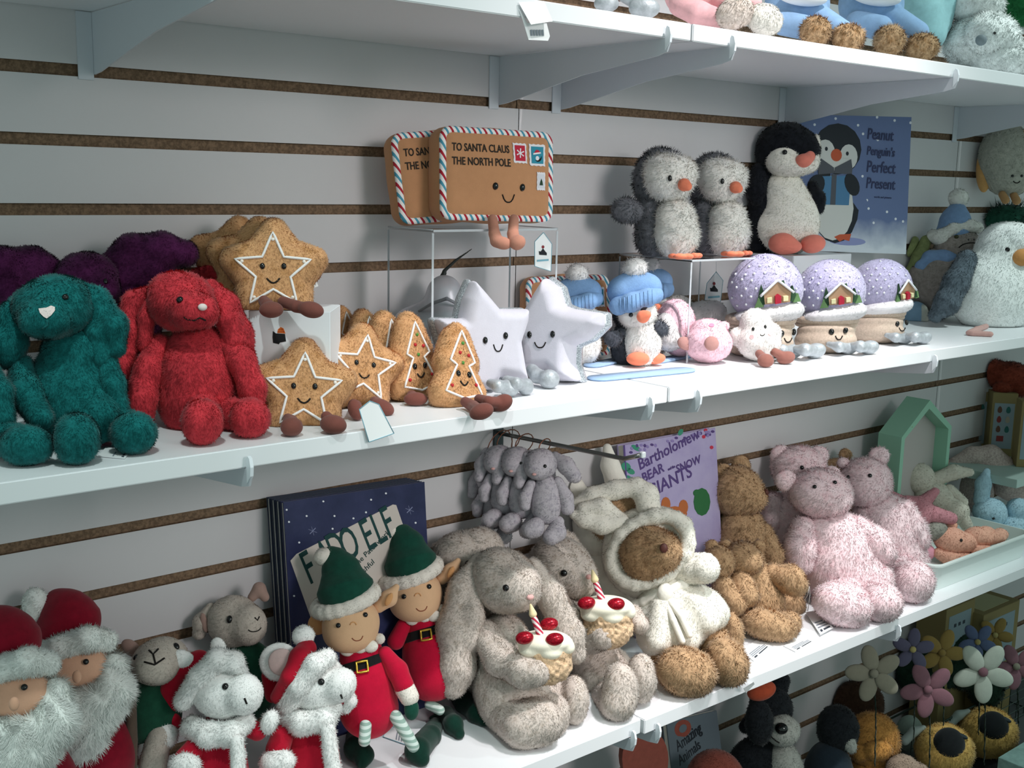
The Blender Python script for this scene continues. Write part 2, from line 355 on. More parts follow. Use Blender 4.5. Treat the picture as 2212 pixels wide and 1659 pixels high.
    def bead(s,name,u,v,r,part,mt,sink=.35,sy=1,parent=None,label=None):
        P,G=s.hit([(u,v)],part); P,G=P[0],G[0]; rr=s.px(r,dep(P)); n=Vector(G)
        bm=bmesh.new(); bmesh.ops.create_uvsphere(bm,u_segments=16,v_segments=10,radius=rr)
        q=n.to_track_quat('Z','Y').to_matrix(); ux=Vector(M[1]); ux=(ux-n*ux.dot(n)).normalized()
        for w_ in bm.verts: w_.co=Vector((w_.co.x,w_.co.y*sy,w_.co.z*.75))
        R=Matrix((ux.cross(n),ux,n)).transposed(); bmesh.ops.transform(bm,matrix=R.to_4x4(),verts=bm.verts)
        c=P+G*rr*(.5-sink)-s.O; bmesh.ops.translate(bm,verts=bm.verts,vec=Vector(c)); me=bpy.data.meshes.new(name); bm.to_mesh(me); bm.free()
        o=link(name,me,mt,parent or part,True)
        if label: o['label']=label
        return o
    def line(s,name,pts,r,part,mt,closed=False,dens=6,parent=None,lift=0):
        q=[]; n=len(pts)
        for i in range(n if closed else n-1):
            a=pts[i];b=pts[(i+1)%n]; m_=max(1,int(math.hypot(b[0]-a[0],b[1]-a[1])*s.sc/dens))
            q+=[(a[0]+(b[0]-a[0])*j/m_,a[1]+(b[1]-a[1])*j/m_) for j in range(m_)]
        if not closed: q.append(pts[-1])
        P,G=s.hit(q,part,s.px(r*.35+lift)); return tube(name,list(P),s.px(r),mt,parent or part,6,closed,off=s.O)
    def smile(s,u,v,w_,h,part,mt,r=1.6,roll=0,name='smile'):
        a=math.radians(roll); L=[]
        for i in range(9):
            x=(i/4-1)*w_; y=h*(1-abs(x/w_)**2.8); L.append((u+x*math.cos(a)-y*math.sin(a),v+x*math.sin(a)+y*math.cos(a)))
        return s.line(name,L,r,part,mt,dens=3)
    def patch(s,name,poly,part,mt,lift=1,parent=None,cuts=2,label=None,off=None):
        bm=bmesh.new(); vs=[bm.verts.new((x,y,0)) for x,y in poly]; bm.faces.new(vs); bmesh.ops.triangulate(bm,faces=bm.faces)
        if cuts: bmesh.ops.subdivide_edges(bm,edges=bm.edges,cuts=cuts,use_grid_fill=True)
        uv=[(w_.co.x,w_.co.y) for w_ in bm.verts]; P,G=s.hit(uv,part,s.px(lift)); B=P-G*s.px(lift*.8+.3)
        for w_,p in zip(bm.verts,P): w_.co=Vector(p-s.O)
        ed=[e for e in bm.edges if e.is_boundary]; bi={w_.index:Vector(b-s.O) for w_,b in zip(bm.verts,B)}
        bm.verts.index_update(); mp={}
        for e in ed:
            for w_ in e.verts:
                if w_ not in mp: mp[w_]=bm.verts.new(bi[w_.index])
        for e in ed:
            a,b=e.verts; bm.faces.new((a,b,mp[b],mp[a]))
        return bmo(name,bm,mt,parent or part,label and False)
def ell(u,v,a,b,n=16,roll=0):
    r=math.radians(roll); return [(u+a*math.cos(t)*math.cos(r)-b*math.sin(t)*math.sin(r),v+a*math.cos(t)*math.sin(r)+b*math.sin(t)*math.cos(r)) for t in [2*math.pi*i/n for i in range(n)]]
def copy_tree(o,parent=None):
    c=o.copy(); COL.objects.link(c); c.parent=parent
    for ch in list(o.children): copy_tree(ch,c)
    return c
def drape(o,t,part,n,lift=.0006):
    '''lay a flat stitched shape onto the part's surface along the direction n (pointing toward us)'''
    prims,k,cl=t.reg[part.name]; me=o.data; nv=len(me.vertices); c=np.zeros(nv*3); me.vertices.foreach_get('co',c); c=c.reshape(-1,3)+t.O
    d0=c@n; base=d0.min(); th=d0-base; P=c-n*th[:,None]+n*.03
    for _ in range(40): P=P-n*(np.maximum(sdf(prims,P,k,cl),0)*.85)[:,None]
    P=P+n*(lift+th)[:,None]; me.vertices.foreach_set('co',(P-t.O).ravel()); me.update(); return o
BLK=plain('black_bead','0a0a0b',.12,spec=.6); BLK2=plain('black_thread','1a1512',.8)
# ================= MIDDLE SHELF =================
FT=fur('teal','1d7272',.42,90); FR=fur('red','d8404a',.3,90); FP=fur('plum','642a5a',.6,40)
NOSE=plain('pale_nose','f0dcd8',.6)
def teal_rabbit():
    t=Toy('plush_rabbit','teal plush rabbit with a pale heart nose sitting left of the red rabbit','soft toy',150,-.20,ZM)
    b=t.part('body',t.e(150,858,0,98,112,80)+t.e(163,762,-.3,72,66,60)+t.e(205,900,-1,60,60,60),FT,16,(7,))
    h=t.part('head',t.e(113,668,-2.2,86,66,70)+t.e(96,690,-4.6,56,42,44)+t.e(130,640,-2,62,44,56),FT,18,(7,))
    t.part('ear',t.c([(160,622,-1,22),(205,650,-.6,30),(243,705,-.6,32),(252,752,-.6,20)])+t.c([(190,660,-1,16),(208,715,-1,26),(216,772,-1,24)]),FT,12,(7,))
    t.part('ear',t.c([(52,648,-1,22),(28,690,-2,36),(12,745,-2.4,44),(14,768,-2.4,30)]),FT,12,(7,))
    t.part('arm',t.c([(45,790,-1.8,26),(56,850,-3.4,37),(88,905,-4.4,27)]),FT,12,(7,))
    t.part('arm',t.c([(222,765,-.4,26),(243,830,-.6,27),(256,880,-.4,22)]),FT,12,(7,))
    t.part('leg',t.e(166,948,'g',48,57,50)+t.c([(170,930,'g',40),(180,880,-1,40)]),FT,10,(7,))
    t.part('leg',t.e(288,936,'g',49,46,46)+t.c([(280,925,'g',38),(215,900,-1,38)]),FT,10,(7,))
    t.bead('eye',141,642,7,h,BLK); t.patch('nose',[(84,668),(93,667),(101,666),(110,662),(118,665),(118,672),(110,682),(101,688),(94,684),(87,677)],h,NOSE,3,parent=h,cuts=1)
    t.line('mouth_seam',[(101,690),(103,702),(92,710)],2,h,FT)
    t2=Toy('plush_rabbit','teal plush rabbit at the left frame edge, only an arm and a foot showing','soft toy',-60,-.2,ZM)
    t2.part('body',t2.e(-95,868,0,86,100,70),FT,16,(7,)); t2.part('head',t2.e(-110,700,-1,80,66,66),FT,16,(7,))
    t2.part('arm',t2.c([(-30,800,0,26),(0,850,-1,28),(8,905,-1,25)]),FT,10,(7,))
    t2.part('leg',t2.e(57,962,'g',58,44,48)+t2.c([(50,960,'g',38),(-40,930,-1,40)]),FT,10,(7,))
teal_rabbit()
def red_rabbit():
    t=Toy('plush_rabbit','red plush rabbit with a pale nose sitting at the front of the shelf','soft toy',425,-.19,ZM)
    b=t.part('body',t.e(428,850,0,88,100,78)+t.e(428,760,-.4,66,64,56)+t.e(425,800,-.6,78,70,70),FR,16,(7,))
    h=t.part('head',t.e(395,655,-2,72,62,66)+t.e(420,672,-4.4,54,42,44)+t.e(380,632,-2,58,44,54),FR,18,(7,))
    t.part('ear',t.c([(335,628,-1,16),(292,655,-1,26),(272,720,-1.4,30),(262,790,-1.6,28),(262,815,-1.6,22)]),FR,12,(7,))
    t.part('ear_fold',t.c([(325,640,-1.4,10),(316,690,-2,17),(312,745,-1.6,16)]),FR,8,(7,))
    t.part('ear',t.c([(455,620,-.6,18),(488,660,-.4,28),(515,720,.2,30),(528,775,.4,24)])+t.c([(470,640,-1.4,14),(492,690,-1.4,24),(508,735,-1,24)]),FR,12,(7,))
    t.part('arm',t.c([(345,745,-1,24),(322,800,-2.2,32),(306,860,-3,32),(308,895,-3,26)]),FR,12,(7,))
    t.part('arm',t.c([(490,738,-.6,22),(522,780,-1.2,30),(545,840,-1.4,28),(548,868,-1.4,24)]),FR,12,(7,))
    t.part('leg',t.e(437,912,'g',44,50,46)+t.c([(438,900,'g',38),(440,870,-2,38)]),FR,10,(7,))
    t.part('leg',t.e(540,903,'g',43,43,42)+t.c([(535,900,'g',34),(480,890,-1,36)]),FR,10,(7,))
    t.bead('eye',389,648,8,h,BLK); t.bead('nose',437,664,10,h,NOSE,sink=.2,sy=.8)
    t.line('mouth_seam',[(397,684),(404,690),(420,692),(432,686),(444,692)],1.8,h,BLK2)
    t2=Toy('plush_rabbit','red plush rabbit mostly hidden behind the front red rabbit','soft toy',470,-.11,ZM)
    t2.part('body',t2.e(490,830,1,70,90,60),FR,16,(7,))
    h=t2.part('head',t2.e(444,640,3,60,50,50)+t2.e(462,655,1.5,40,34,34),FR,16,(7,))
    t2.part('ear',t2.c([(420,596,2.4,14),(455,598,2.2,26),(492,628,2,26),(505,680,2,22)]),FR,12,(7,))
    t2.part('ear',t2.c([(345,640,3,16),(290,660,3,26),(270,700,3,22)]),FR,12,(7,))
    t2.bead('nose',494,634,5,h,NOSE)
red_rabbit()
def plum():
    t=Toy('plush_rabbit','dark plum plush rabbit with outstretched ears behind the teal rabbit','soft toy',190,-.075,ZM)
    t.part('body',t.e(190,790,0,95,105,60)+t.e(280,690,1,70,90,50),FP,16,(6,))
    h=t.part('head',t.e(188,602,-1,68,58,60)+t.e(222,628,-2.4,36,42,40),FP,16,(6,))
    t.part('ear',t.c([(140,592,-.5,22),(70,572,-2,38),(0,575,-4.4,40),(-50,580,-6,36)])+t.c([(100,600,-1.4,30),(20,620,-4.4,42)]),FP,14,(6,))
    t.part('ear',t.c([(232,570,.5,22),(285,548,1,40),(350,545,1.4,42),(398,548,1.4,30)])+t.c([(270,610,1.4,44),(335,590,1.4,40)]),FP,14,(6,))
    t.bead('eye',228,608,4.5,h,BLK,sy=1.5)
plum()
# ---- gingerbread star cookies ----
FG=fur('gingerbread','d6a274',.3,60,col2='b07c4c',contrast=(.3,.5)); ICE=felt('icing_white','f7f2f0',.02); BROWN=felt('brown_boot','7c4a42',.1); PEARL=plain('pearl','f3e6da',.2,spec=.7)
def starpts(R,r,n=5,rot=0): return np.array([[(R if i%2==0 else r)*math.sin(math.pi*i/n+rot),(R if i%2==0 else r)*math.cos(math.pi*i/n+rot)] for i in range(2*n)])
def plane_axes(yaw,tilt=0,roll=0):
    """axes of a flat-fronted toy: x right, y up, z toward the back; yaw from facing the aisle, tilt leans back"""
    a=math.radians(yaw); x=np.array([math.cos(a),math.sin(a),0.]); b=np.array([-math.sin(a),math.cos(a),0.]); c=math.radians(tilt)
    y=np.array([0,0,1.])*math.cos(c)+b*math.sin(c); z=np.cross(x,y)*-1; z=b*math.cos(c)-np.array([0,0,1.])*math.sin(c)
    r=math.radians(roll); return np.array([x*math.cos(r)+y*math.sin(r),-x*math.sin(r)+y*math.cos(r),z])
def pillow(t,u,v,d,poly,k,A,rim,T,rnd):
    P,tt=t.pt(u,v,d,0); f=tt/F*t.sc; return [('G',P,A,np.array(poly)*f,rim*f,T*f,rnd*f)],P,f
def star_cookie(u,v,R,yaw,label,z,y,feet=None,face=True,roll=0,tilt=8,group='gingerbread star plushes',hang=False):
    t=Toy('gingerbread_star',label,'soft toy',u,y,z,group)
    A=plane_axes(yaw,tilt,roll); rnd=.2*R; pr,P,f=pillow(t,u,v,0,starpts(R*.80,R*.50),0,A,.42*R,.38*R,rnd*1.35)
    b=t.part('cookie',pr,FG,0,(5,.9),res=70)
    S3=lambda p: tuple(proj(P+A[0]*p[0]*f+A[1]*p[1]*f-A[2]*R*.36*f))
    ic=starpts(R*.74,R*.34); q=[]
    for i in range(10):
        a_,b_=ic[i],ic[(i+1)%10]
        for j in range(3): q.append(S3(a_+(b_-a_)*j/3))
    if face:
        t.line('icing',q,R*.02+.8,b,ICE,closed=True,dens=7)
        e1,e2=S3((-.20*R,.10*R)),S3((.20*R,.10*R)); t.bead('eye',*e1,R*.05,b,BLK,sy=1.25); t.bead('eye',*e2,R*.05,b,BLK,sy=1.25)
        L=[S3((x*R*.12,(-.13-.09*(1-x*x))*R)) for x in np.linspace(-1,1,7)]; t.line('smile',L,R*.014+.4,b,BLK2,dens=3)
        for i in range(5):
            p=S3(ic[2*i]*.82); t.bead('sugar_pearl',*p,R*.035,b,PEARL)
        for L in feet or []:
            t.part('leg',t.limb(L),BROWN,3,clip=not hang)
    return t,b
WBOX=plain('white_card','eceef2',.5)
def yawbox(name,label,cat,u0,u1,vtop,z,t,th,m,parent=None):
    """a box with its front facing the lens, between photo columns u0 and u1, standing on height z"""
    a=CP+ray(u0,vtop)*t; b=CP+ray(u1,vtop)*t; ztop=(a[2]+b[2])/2; b=a+(b-a); x=b-a; x[2]=0; wd=np.linalg.norm(x); x/=wd; n=np.array([-x[1],x[0],0])
    e=empty(name,(*(a[:2]+x[:2]*wd/2+n[:2]*th/2),z),label,cat); O=np.array(e.location)
    bm=bmesh.new(); bx(bm,(0,0,0),(wd,th,ztop-z),.0006)
    R=Matrix(((x[0],n[0],0,a[0]-O[0]),(x[1],n[1],0,a[1]-O[1]),(0,0,1,0),(0,0,0,1))); bmesh.ops.transform(bm,matrix=R,verts=bm.verts)
    bmo('box_body',bm,m,e); return e,R,wd,ztop-z
bxe,bR,bw,bh=yawbox('display_box','white cardboard box under the upper gingerbread star, black and orange emblem on its front','box',537,713,672,ZM,1.235,.075,WBOX)
def decal(name,pts,R,y,m,parent,th=.0004):
    bm=bmesh.new(); vs=[bm.verts.new((px,y,pz)) for px,pz in pts]; f=bm.faces.new(vs)
    r=bmesh.ops.extrude_face_region(bm,geom=[f]); bmesh.ops.translate(bm,verts=[g for g in r['geom'] if isinstance(g,bmesh.types.BMVert)],vec=(0,-th,0)); bmesh.ops.transform(bm,matrix=R,verts=bm.verts)
    return bmo(name,bm,m,parent)
k_=1.235/F; ex=lambda u,v:((u-537)*k_,bh-(v-672)*k_)
bk=plain('print_black','17181a',.6); og=plain('print_orange','e0762e',.6)
decal('emblem',[ex(*p) for p in ((589,716),(595,721),(615,722),(617,738),(604,741),(601,745),(599,744),(589,742),(588,730))],bR,0,bk,bxe)
decal('emblem_wave',[ex(*p) for p in ((598,720),(600,712),(606,707),(612,710),(616,721))],bR,0,og,bxe)
for i,(a_,b_) in enumerate(((602,717),(607,717),(612,717),(604,712),(609,712))): decal('emblem_scale',[ex(*p) for p in ell(a_,b_,2.6,2,8)],bR,-.0004,plain('print_orange_dark','b9531d',.6),bxe,.0003)
zb=ZM+bh
star_cookie(592,590,112,-30,'gingerbread star plush with white icing sitting on top of the white box',zb+.0005,-.185,hang=True,feet=[[(570,650,-3,12),(578,660,-4,14),(586,669,-5,26,18,22)],[(612,652,-3,12),(640,662,-4,13),(672,669,-4.6,28,18,20,12)]],tilt=10)
star_cookie(552,578,104,-30,'gingerbread star plush tucked directly behind the boxed star, one brown arm tip showing',zb+.0005,-.145,face=False,roll=-6)
star_cookie(505,568,96,-34,'gingerbread star plush furthest back behind the boxed star and the red rabbit',ZM,-.09,face=False,roll=-8)
star_cookie(655,848,112,-26,'front gingerbread star plush with a full icing outline, nearest the red rabbit',ZM,-.235,feet=[[(622,905,-3,12),(628,912,'g',16),(630,922,'g',24,21,26)],[(705,900,-3,12),(712,910,'g',15),(720,917,'g',29,21,26,10)]],roll=-3,tilt=14)
star_cookie(612,780,96,-30,'gingerbread star plush lying behind the front star, no face visible',ZM,-.17,face=False,roll=12)
star_cookie(775,800,98,-10,'gingerbread star plush half hidden between the front star and the tree cookies',ZM,-.19,feet=[[(770,875,-2,11),(768,885,'g',16,24,20,-20)],[(810,868,-2,12),(826,880,'g',27,17,20,25)]],roll=-12,tilt=16)
# ---- gingerbread tree cookies ----
def treepoly(R):
    p=[(0,1.06),(.16,.92),(.44,.22),(.42,.06),(.26,.0),(.62,-.62),(.58,-.84),(.34,-.94)]; return np.array(p+[(-x,y) for x,y in p[::-1][:-1]])*R
GRN=plain('sprinkle_green','4e8a3c',.5); REDS=plain('sprinkle_red','b8242c',.5)
def tree_cookie(u,v,R,yaw,label,y,face=2,roll=0,feet=None,tilt=10):
    t=Toy('gingerbread_tree',label,'soft toy',u,y,ZM,'gingerbread tree plushes')
    A=plane_axes(yaw,tilt,roll); pr,P,f=pillow(t,u,v,0,treepoly(R*.80),0,A,.34*R,.34*R,.2*R); b=t.part('cookie',pr,FG,0,(5,.9),res=70)
    S3=lambda p: tuple(proj(P+A[0]*p[0]*R*f+A[1]*p[1]*R*f-A[2]*R*.27*f))
    ic=[(0,.80),(.22,.20),(.34,.06),(.16,.0),(.46,-.62),(.0,-.72),(-.46,-.62),(-.16,.0),(-.34,.06),(-.22,.20)]
    ic=[(0,.80),(.31,.12),(.15,.02),(.46,-.58),(.0,-.70),(-.46,-.58),(-.15,.02),(-.31,.12)]
    if face:
        q=[]
        for i in range(len(ic)):
            a_,b_=np.array(ic[i]),np.array(ic[(i+1)%len(ic)])
            for j in range(3): q.append(S3(a_+(b_-a_)*j/3))
        t.line('icing',q,R*.02+.6,b,ICE,closed=True,dens=7)
    if face==2:
        t.bead('eye',*S3((-.13,-.17)),R*.055,b,BLK,sy=1.3); t.bead('eye',*S3((.15,-.17)),R*.055,b,BLK,sy=1.3)
        t.line('smile',[S3((x*.1+.01,-.33-.09*(1-x*x))) for x in np.linspace(-1,1,7)],R*.015+.4,b,BLK2,dens=3)
        for x,y,mm in ((.02,.52,GRN),(-.06,.3,REDS),(.16,.26,REDS),(0,.08,GRN),(-.3,-.45,REDS),(.32,-.38,REDS)): t.bead('sprinkle',*S3((x,y)),R*.04,b,mm)
    for L in feet or []: t.part('leg',t.limb(L),BROWN,3)
    return t
tree_cookie(742,728,66,14,'gingerbread tree plush furthest back in the row, beside the white box',-.075,1)
tree_cookie(790,748,78,14,'gingerbread tree plush second from the back of the row',-.11,1)
tree_cookie(836,762,88,16,'gingerbread tree plush third from the back, seen edge on',-.15,1)
tree_cookie(888,775,98,4,'gingerbread tree plush with one eye visible, directly behind the front tree',-.19,2,feet=[[(890,855,-3,12),(898,862,'g',26,15,18)]])
tree_cookie(985,798,100,0,'front gingerbread tree plush with face, sprinkles and two brown boots',-.24,2,roll=-12,feet=[[(1005,868,-4,11),(1022,878,'g',13),(1040,889,'g',27,18,22,-18)],[(1035,862,-4,11),(1055,868,-6,12),(1084,871,'g',25,18,20,-30)]],tilt=22)
# ---- silver stars ----
FS=felt('silver_velour','d0cdd8',.04); GL=mat('glitter_trim','d4d9de',rough=.3,metal=.35,noise=.5,nscale=700,col2='8d949c',contrast=(.45,.55)); SLV=mat('silver_foot','b9bfc4',rough=.45,metal=.35,noise=.25,nscale=120,bump=.4,bscale=200)
def silver_star(name,u,v,pts,yaw,label,eyes,smile,feet,y,tilt=8,T=42):
    t=Toy('silver_star',label,'soft toy',u,y,ZM,'silver star plushes')
    A=plane_axes(yaw,tilt); P,tt=t.pt(u,v,0,0); f=tt/F; n=A[2]
    loc=[]
    for a_,b_ in pts:
        D=ray(a_,b_); s_=((P-CP)@n)/(D@n); X=CP+D*s_-P; loc.append((X@A[0],X@A[1]))
    loc=np.array(loc); cen=loc.mean(0); lo2=cen+(loc-cen)*.93
    g=[('G',P,A,lo2,26*f,T*f,5*f)]; b=t.part('star_body',g,FS,0,None,res=84)
    sh=[('G',P+A[2]*T*f*.75,A,cen+(loc-cen)*.965,16*f,T*f*.55,7*f)]; t.part('glitter_rim',sh,GL,0,None,res=84)
    for e in eyes: t.bead('eye',*e,5.5,b,BLK,sy=1.4)
    if smile: t.smile(*smile,b,BLK2,r=1.4)
    for L in feet: t.part('leg',t.limb(L),SLV,4)
    return t
silver_star('s',1050,735,[(1019,603),(1036,622),(1075,668),(1140,668),(1138,690),(1122,740),(1132,800),(1138,826),(1075,815),(1060,845),(1000,850),(985,790),(960,760),(940,700),(938,690),(992,690),(1002,640)],-16,'silver star plush at left with its glitter edge on the left side',[(1048,735),(1092,725)],(1076,744,10,15),[[(1060,828,-4,10),(1075,834,-5,14),(1100,838,'g',22,20,20)],[(1095,822,-3,11),(1115,828,-4,13),(1135,835,'g',18,19,20)]],-.2)
silver_star('s',1200,730,[(1180,598),(1205,618),(1216,658),(1240,668),(1305,678),(1306,700),(1275,730),(1240,745),(1238,790),(1250,826),(1215,826),(1190,800),(1145,808),(1132,800),(1126,740),(1130,700),(1138,668),(1160,630)],-66,'silver star plush at right with its glitter edge on the right side',[(1144,723),(1194,722)],(1167,739,12,12),[[(1150,800,-3,14),(1160,812,-4,16),(1186,819,'g',23,21,20)]],-.195)
def bauble():
    t=Toy('silver_cushion','pale silver satin cushion toy with a black loop, lying behind the left silver star','soft toy',965,-.09,ZM)
    sat=mat('silver_satin','c4c4cc',rough=.3,metal=.3); t.part('cushion',t.e(958,700,1,75,62,50)+t.e(960,640,1,40,46,40)+t.e(900,720,1,60,60,50),sat,20,None)
    t.part('band',t.c([(905,672,-1.4,3),(935,655,-3,4),(965,645,-3.6,4),(995,660,-2,3)]),plain('satin_fold','8d9096',.4),2,None,clip=False)
    t.part('loop',t.c([(953,600,1,4),(960,585,1,4),(985,562,1,3),(1019,538,1,1.2)])+t.c([(953,602,1,6),(960,590,1,5)]),plain('black_loop','2d302e',.5),1,None,clip=False)
bauble()
# ---- clear risers ----
AC=acrylic(); ACE=mat('acrylic_edge','dfe3e8',rough=.15,spec=.7,trans=.35)
def riser(x0,x1,y0,y1,z0,zt,label,th=.003):
    """clear bent sheet: top plus two side panels; y0 back, y1 front"""
    e=empty('acrylic_riser',((x0+x1)/2,(y0+y1)/2,z0),label,'display riser','clear acrylic risers'); O=e.location
    box('top_sheet',(x0,y1,zt-th),(x1,y0,zt),AC,e,.0006,O)
    box('side_panel',(x0,y1,z0+.0003),(x0+th,y0,zt-th),AC,e,.0004,O); box('side_panel',(x1-th,y1,z0+.0003),(x1,y0,zt-th),AC,e,.0004,O)
    for x in (x0,x1-th):
        for y,w_ in ((y1-.0004,.0008),(y0,.0005)): box('polished_edge',(x-.0001,y,z0+.0003),(x+th+.0001,y+w_,zt-th*1.4),ACE,e,.0002,O)
    box('polished_edge',(x0+.002,y1-.0005,zt-th),(x1-.002,y1,zt),ACE,e,.0002,O)
    tube('polished_edge',[(x0+.001,y0+(y1-y0)*i/6,zt-.0004) for i in range(7)],.0011,ACE,e,6,off=O); tube('polished_edge',[(x1-.001,y0+(y1-y0)*i/6,zt-.0004) for i in range(7)],.0011,ACE,e,6,off=O)
riser(.826,1.036,-.05,-.15,ZM,1.4875,'clear acrylic riser with the two envelope plushes sitting on it')
riser(1.274,1.4685,-.03,-.18,ZM,1.4400,'clear acrylic riser holding the two fluffy grey penguins')
def face_mtx(P,A,O,lift=0):
    P=np.asarray(P)-A[2]*lift-O; m_=Matrix.Identity(4)
    for i in range(3): m_[i][0]=A[0][i]; m_[i][1]=A[1][i]; m_[i][2]=-A[2][i]; m_[i][3]=P[i]
    return m_
def flat(name,pts,th,m,parent,mt,lift=0):
    """thin flat shape in face coordinates"""
    bm=bmesh.new(); vs=[bm.verts.new((x,y,lift)) for x,y in pts]; f=bm.faces.new(vs)
    r=bmesh.ops.extrude_face_region(bm,geom=[f]); bmesh.ops.translate(bm,verts=[g for g in r['geom'] if isinstance(g,bmesh.types.BMVert)],vec=(0,0,th))
    bmesh.ops.transform(bm,matrix=mt,verts=bm.verts); return bmo(name,bm,m,parent)
def rect(x,y,w_,h): return [(x-w_/2,y-h/2),(x+w_/2,y-h/2),(x+w_/2,y+h/2),(x-w_/2,y+h/2)]
def circ(x,y,a,b=None,n=20): return [(x+a*math.cos(2*math.pi*i/n),y+(b or a)*math.sin(2*math.pi*i/n)) for i in range(n)]
def stripes(key='airmail_stripes',fq=62):
    if key in MATS: return MATS[key]
    m=plain(key,'f4efee',.85); nt=m.node_tree; b=nt.nodes['Principled BSDF']; tc=nt.nodes.new('ShaderNodeTexCoord'); sp=nt.nodes.new('ShaderNodeSeparateXYZ'); nt.links.new(tc.outputs['Object'],sp.inputs[0])
    ad=nt.nodes.new('ShaderNodeMath'); ad.operation='ADD'; mx=nt.nodes.new('ShaderNodeMath'); mx.operation='MULTIPLY'; mx.inputs[1].default_value=.62; nt.links.new(sp.outputs['Y'],mx.inputs[0]); nt.links.new(sp.outputs['X'],ad.inputs[0]); nt.links.new(mx.outputs[0],ad.inputs[1])
    ml=nt.nodes.new('ShaderNodeMath'); ml.operation='MULTIPLY'; ml.inputs[1].default_value=-fq; fr=nt.nodes.new('ShaderNodeMath'); fr.operation='FRACT'
    nt.links.new(ad.outputs[0],ml.inputs[0]); nt.links.new(ml.outputs[0],fr.inputs[0]); r=nt.nodes.new('ShaderNodeValToRGB'); r.color_ramp.interpolation='CONSTANT'; e=r.color_ramp.elements
    e[0].color=lin('b32638'); e[1].position=.22; e[1].color=lin('f6f1ef')
    x=e.new(.5); x.color=lin('4f9bb4'); x=e.new(.72); x.color=lin('f6f1ef'); nt.links.new(fr.outputs[0],r.inputs[0]); nt.links.new(r.outputs[0],b.inputs['Base Color']); return m
ENV=felt('kraft_velour','c69069',.05); TAN=felt('tan_foot','bf8672',.1); THR=plain('dark_thread','2c2622',.8)
